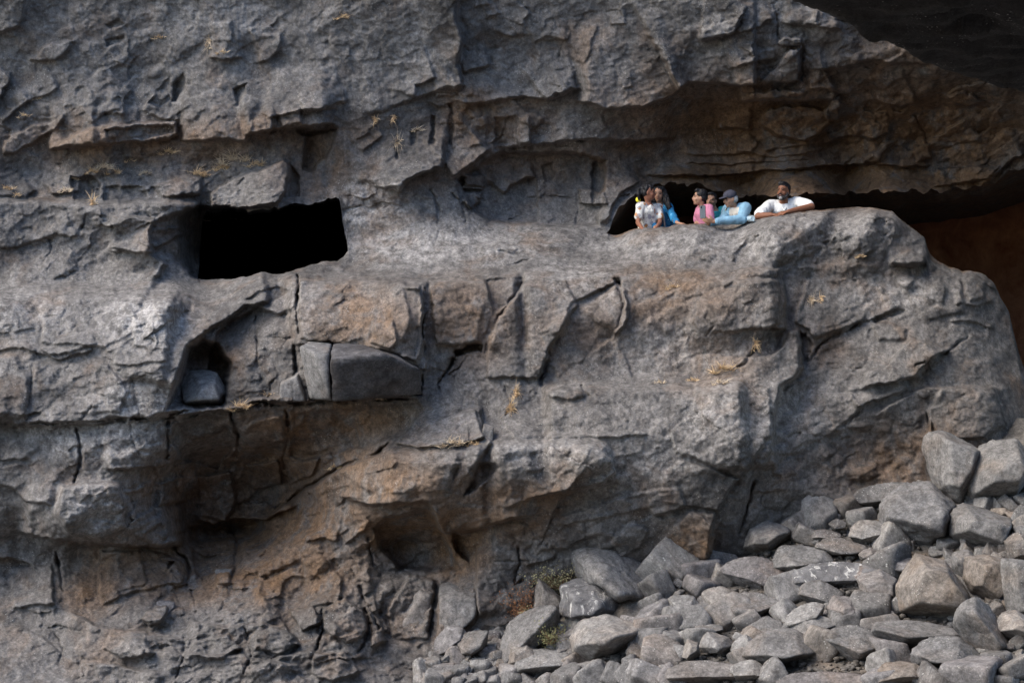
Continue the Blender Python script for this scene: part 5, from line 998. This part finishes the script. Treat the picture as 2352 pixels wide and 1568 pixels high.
M['skin_a'] = skin('skin_deep', (.20, .085, .048)); M['skin_b'] = skin('skin_medium', (.34, .19, .125)); M['skin_c'] = skin('skin_light_brown', (.38, .21, .135)); M['skin_d'] = skin('skin_brown', (.24, .105, .066))
M['pink'] = cloth('pink_polo', (.50, .19, .28)); M['rosec'] = cloth('rose_collar', (.62, .14, .17)); M['teal'] = cloth('teal_shirt', (.03, .26, .30)); M['sky'] = cloth('sky_blue_shirt', (.21, .37, .49)); M['vest'] = cloth('beige_vest', (.52, .47, .40)); M['navy'] = cloth('dark_trousers', (.03, .035, .05)); M['wht'] = cloth('white_polo', (.74, .73, .71), .06); M['cap'] = cloth('charcoal_cap', (.055, .055, .075)); M['grey'] = plain('grey_beard', (.30, .29, .285), .8, .5, 90); M['beard'] = plain('dark_beard', (.05, .045, .045), .8, .5, 90); M['greyhair'] = plain('grey_hair', (.30, .30, .30), .7, .3, 70)
# floral and dotted prints
n = NT('floral_shirt'); p = n.geo(); d = n.new('ShaderNodeTexVoronoi'); n.put(d.inputs['Vector'], p); d.inputs['Scale'].default_value = 15
c = n.mix(n.ramp(d.outputs['Distance'], (.34, 1.), (.44, 0.)), (.78, .74, .66), n.mix(n.ramp(n.noise(p, 9, 2, .5), (.42, 0.), (.5, 1.)), (.50, .22, .08), (.33, .32, .34)))
w = n.voro(p, 34); c = n.mix(n.ramp(w, (.14, 1.), (.2, 0.)), c, (.10, .10, .10)); sxn = n.new('ShaderNodeSeparateXYZ'); n.put(sxn.inputs[0], p)
n.color(c); n.b.inputs['Roughness'].default_value = .9; n.put(n.b.inputs['Normal'], n.bump(n.noise(p, 20, 4, .6, 1.), .6, .02)); M['floral'] = n.m
n = NT('blue_print'); p = n.geo(); c = n.mix(n.ramp(n.noise(p, 12, 3, .6), (.35, 0.), (.65, 1.)), (.012, .12, .27), (.03, .22, .42)); c = n.mix(n.ramp(n.voro(p, 26), (.20, 1.), (.30, 0.)), c, (.25, .50, .68)); n.color(c); n.b.inputs['Roughness'].default_value = .9; n.put(n.b.inputs['Normal'], n.bump(n.noise(n.scale(p, 1, 1, .3), 22, 4, .6, 1.), .6, .02)); M['blue'] = n.m
M['yellow'] = plain('yellow_band', (.75, .68, .05), .6, .1); M['scarf'] = cloth('beige_scarf', (.52, .47, .38)); M['glassm'] = plain('spectacle_frame', (.03, .025, .022), .3, .1)
def base(vx, Y): q = A(vx, 700, Y); return (float(q[0]), float(q[1]), FLOOR)
def pelv(vx, Y): q = A(vx, 700, Y); return (q[0], q[1], FLOOR+.92)

# girl in the floral shirt, profile to the right
r, Hd, Rm, T = person(dict(label='girl in a white floral shirt with a ponytail, leftmost on the parapet', base=base(1487, .62), head=A(1490, 442, .55), face=-8, pitch=-4, k=.94, torso=-42, chest=A(1489, 487, .6), pelvis=pelv(1486, .68), bulk=.86, skin='skin_d', hair='pony', shirt='floral', sleeve=.62,
 arms=[dict(p=(A(1470, 474, .50), A(1465.5, 512, .40), A(1476, 526, .2)), hd=(.5, -.5, -.2), side=1, r=.85), dict(p=(A(1512, 476, .70), A(1516, 512, .55), A(1506, 526, .25)), hd=(-.3, -.6, -.1), side=-1, r=.85)]))
Sculpt().ball(Hd(-.03, -.155, -.118), (.03, .03, .034)).ball(Hd(-.05, -.155, -.14), .018).build('hair_tie', M['yellow'], r, .005, 2)
# woman in blue, facing out
r, Hd, Rm, T = person(dict(label='woman in a blue patterned tunic with long dark hair, behind the girl', base=base(1519, .9), head=A(1513, 447, .82), face=-103, pitch=-2, k=.96, torso=-80, chest=A(1521, 489, .86), pelvis=pelv(1520, .92), bulk=.92, skin='skin_c', hair='long', lock=[A(1524, 440, .84), A(1531, 460, .78), A(1537, 476, .72), A(1538, 489, .70)], shirt='blue', sleeve=1.75,
 arms=[dict(p=(A(1535, 475, .84), A(1548, 503, .55), A(1556, 512, .26)), hd=(.55, -.5, -.12), side=1, r=.86), dict(p=(A(1504, 476, .9), A(1498, 512, .7), A(1506, 524, .45)), side=-1, r=.86)]))
s = Sculpt(); c = T['ch']; s.tube([c+np.array((-.035, -.02, .11)), c+np.array((-.012, -.118, .03)), c+np.array((.01, -.122, -.06)), c+np.array((.02, -.12, -.16))], [.012, .012, .011, .011]); s.build('scarf', M['scarf'], r, .005, 2)
# boy in pink, profile to the left
r, Hd, Rm, T = person(dict(label='boy in a pink polo shirt looking left in profile', base=base(1618, .55), head=A(1607, 454, .48), face=184, pitch=2, k=.96, torso=-158, chest=A(1617, 491, .52), pelvis=pelv(1622, .62), bulk=.86, skin='skin_b', hair='short', shirt='pink', collar='rosec', sleeve=.75,
 arms=[dict(p=(A(1629, 479, .40), A(1634, 512, .34), A(1612, 521, .2)), hd=(-.6, -.3, -.1), side=-1, r=.85), dict(p=(A(1606, 482, .68), A(1600, 515, .55), A(1594, 522, .3)), hd=(-.5, -.4, -.1), side=1, r=.85)]))
# person in teal, hand on the cheek
r, Hd, Rm, T = person(dict(label='person in a teal shirt, hand on cheek, between boy and capped man', base=base(1648, 1.05), head=A(1634, 461, .95), face=-108, pitch=-3, k=.96, torso=-95, chest=A(1647, 500, 1.0), pelvis=pelv(1650, 1.1), bulk=.95, skin='skin_b', hair='short', shirt='teal', collar='teal', sleeve=.85,
 arms=[dict(p=(A(1629, 485, 1.0), A(1616, 508, .72), A(1625, 479, .80)), hd=(.08, -.05, 1), hn=(1, .3, 0), curl=.35, side=1, r=.85), dict(p=(A(1667, 482, 1.0), A(1675, 512, .85), A(1660, 520, .6)), side=-1, r=.9)]))
# capped man with phone
r, Hd, Rm, T = person(dict(label='older man in a dark cap, light blue shirt and beige vest holding a phone', base=base(1697, .65), head=A(1676.5, 457, .46), face=-152, pitch=-16, torso=-146, chest=A(1692, 494, .58), neck=A(1686, 474, .52), pelvis=pelv(1700, .72), bulk=1.02, skin='skin_c', hair='back', haircol='greyhair', shirt='sky', sleeve=1.9,
 arms=[dict(p=(A(1712, 478, .46), A(1704, 504, .16), A(1641, 508.5, .07)), hd=(-.95, -.1, .12), hn=(-.2, .8, .55), curl=.55, side=-1, r=1.0), dict(p=(A(1672, 482, .72), A(1660, 510, .42), A(1628, 514, .14)), hd=(-.7, -.2, .45), hn=(.2, -.2, 1), curl=.6, side=1, r=1.0)]))
k = T['k']; cp = Sculpt(); cp.ball(Hd(0, -.014, .055), np.array((.088, .104, .074))*k, Rm)
cp = cp.build('cap', M['cap'], r, .005, 2, cut=None)
br = Sculpt(); br.ball(Hd(0, .105, .046), np.array((.068, .068, .010))*k, Rm).build('cap_brim', M['cap'], r, .004, 2)
for sx in (-1, 1):
    ring = [Hd(sx*.030+.022*math.cos(a), .090-.12*abs(sx*.03+.022*math.cos(a))*.6, .010+.018*math.sin(a)) for a in np.linspace(0, 6.283, 13)]
    Sculpt().tube(ring, [.0024]*13).build('spectacles', M['glassm'], r, .002, 0)
vs = Sculpt(); b = T['b']; c = T['ch']; nk = T['nk']; pv = T['pv']; wv = T['wv']
vs.loft([(pv-np.array((0, 0, .08)), .182*b, .14*b), (pv, .186*b, .14*b), (wv, .165*b, .128*b), (c, .185*b, .134*b), (c+(nk-c)*.6, .142*b, .098*b), (c+(nk-c)*.84, .09*b, .08*b)], T['tax'], T['tfr'])
def vcut(q, c=c, T=T):
    d = q-c; l = d@T['tax']; f = d@T['tfr']; return (f > .02 and abs(l-.0) < .028+.10*max(0, d[2])) or (abs(l) > .172*T['b'] and d[2] > -.12)
vs.build('vest', M['vest'], r, .008, 3, cut=vcut, wr=.008, wf=12)
# man in white, arms folded on the rock
r, Hd, Rm, T = person(dict(label='bearded man in a white polo leaning on folded arms, rightmost on the parapet', base=base(1800, .72), head=A(1799, 440, .40), face=-122, pitch=4, k=1.06, torso=-92, chest=A(1799, 487, .52), neck=A(1800, 466, .47), pelvis=pelv(1801, .8), bulk=1.05, skin='skin_a', hair='quiff', beard=1, shirt='wht', collar='wht', sleeve=.8,
 arms=[dict(p=(A(1768, 472, .50), A(1741, 497, .18), A(1772, 493, .06)), hd=(.9, -.05, .02), hn=(0, .3, -1), curl=.4, side=-1, r=1.0), dict(p=(A(1830, 465, .50), A(1864, 474.5, .20), A(1810, 486.5, .05)), hd=(-.95, -.05, -.1), hn=(0, .3, -1), curl=.45, side=1, r=1.0)]))

# phone in the capped man's hand
ph = empty('mobile_phone', tuple(A(1614.5, 502, .03))); tag(ph, 'grey mobile phone held upright by the capped man', 'phone')
def rbox(name, mat, parent, w, h, d, off, bev):
    import bmesh
    bm = bmesh.new(); bmesh.ops.create_cube(bm, size=1); bmesh.ops.scale(bm, vec=(w, d, h), verts=bm.verts)
    bmesh.ops.bevel(bm, geom=[e for e in bm.edges], offset=bev, segments=3, affect='EDGES'); bmesh.ops.translate(bm, vec=off, verts=bm.verts)
    me = bpy.data.meshes.new(name); bm.to_mesh(me); bm.free(); me.materials.append(mat); o = bpy.data.objects.new(name, me); COL.objects.link(o); o.parent = parent; return o
M['phone'] = plain('phone_frame', (.03, .03, .033), .3, .1); M['phoneb'] = plain('phone_back', (.36, .38, .37), .35, .06)
rbox('case', M['phone'], ph, .074, .150, .010, (0, 0, .075), .0035); rbox('back_panel', M['phoneb'], ph, .066, .142, .004, (-.003, -.0055, .075), .0015); rbox('camera_lens', M['phone'], ph, .016, .024, .003, (-.020, -.0085, .130), .001)
ph.rotation_euler = (.15, -.10, .35)
# plastic bottle lying beside the man in white
prof = [(0, .012), (.018, .004), (.027, 0), (.033, .008), (.035, .03), (.033, .045), (.035, .06), (.033, .075), (.035, .09), (.035, .13), (.028, .16), (.016, .185), (.0135, .19), (.0135, .205)]
def lathe(prof, m=20):
    V = []; F = []
    for r_, z in prof: V += [(r_*math.cos(2*math.pi*k/m), z, r_*math.sin(2*math.pi*k/m)) for k in range(m)]
    for i in range(len(prof)-1): F += [(i*m+k, i*m+(k+1) % m, (i+1)*m+(k+1) % m, (i+1)*m+k) for k in range(m)]
    return V, F
n = NT('clear_plastic'); n.color((.75, .90, .97)); n.b.inputs['Transmission Weight'].default_value = .55; n.b.inputs['Roughness'].default_value = .22; n.b.inputs['IOR'].default_value = 1.3; M['pet'] = n.m; M['capb'] = plain('bottle_cap', (.12, .32, .62), .5, .1)
bt = empty('water_bottle', tuple(A(1729, 501.5, .05))); tag(bt, 'clear plastic water bottle lying on the rock beside the white-shirted man', 'bottle')
V, F = lathe(prof); mesh_np('bottle_body', V, F, M['pet'], bt); V, F = lathe([(0, .222), (.0155, .22), (.0155, .203), (.0135, .203)]); mesh_np('bottle_cap', V, F, M['capb'], bt); bt.rotation_euler = (0, 0, .25)
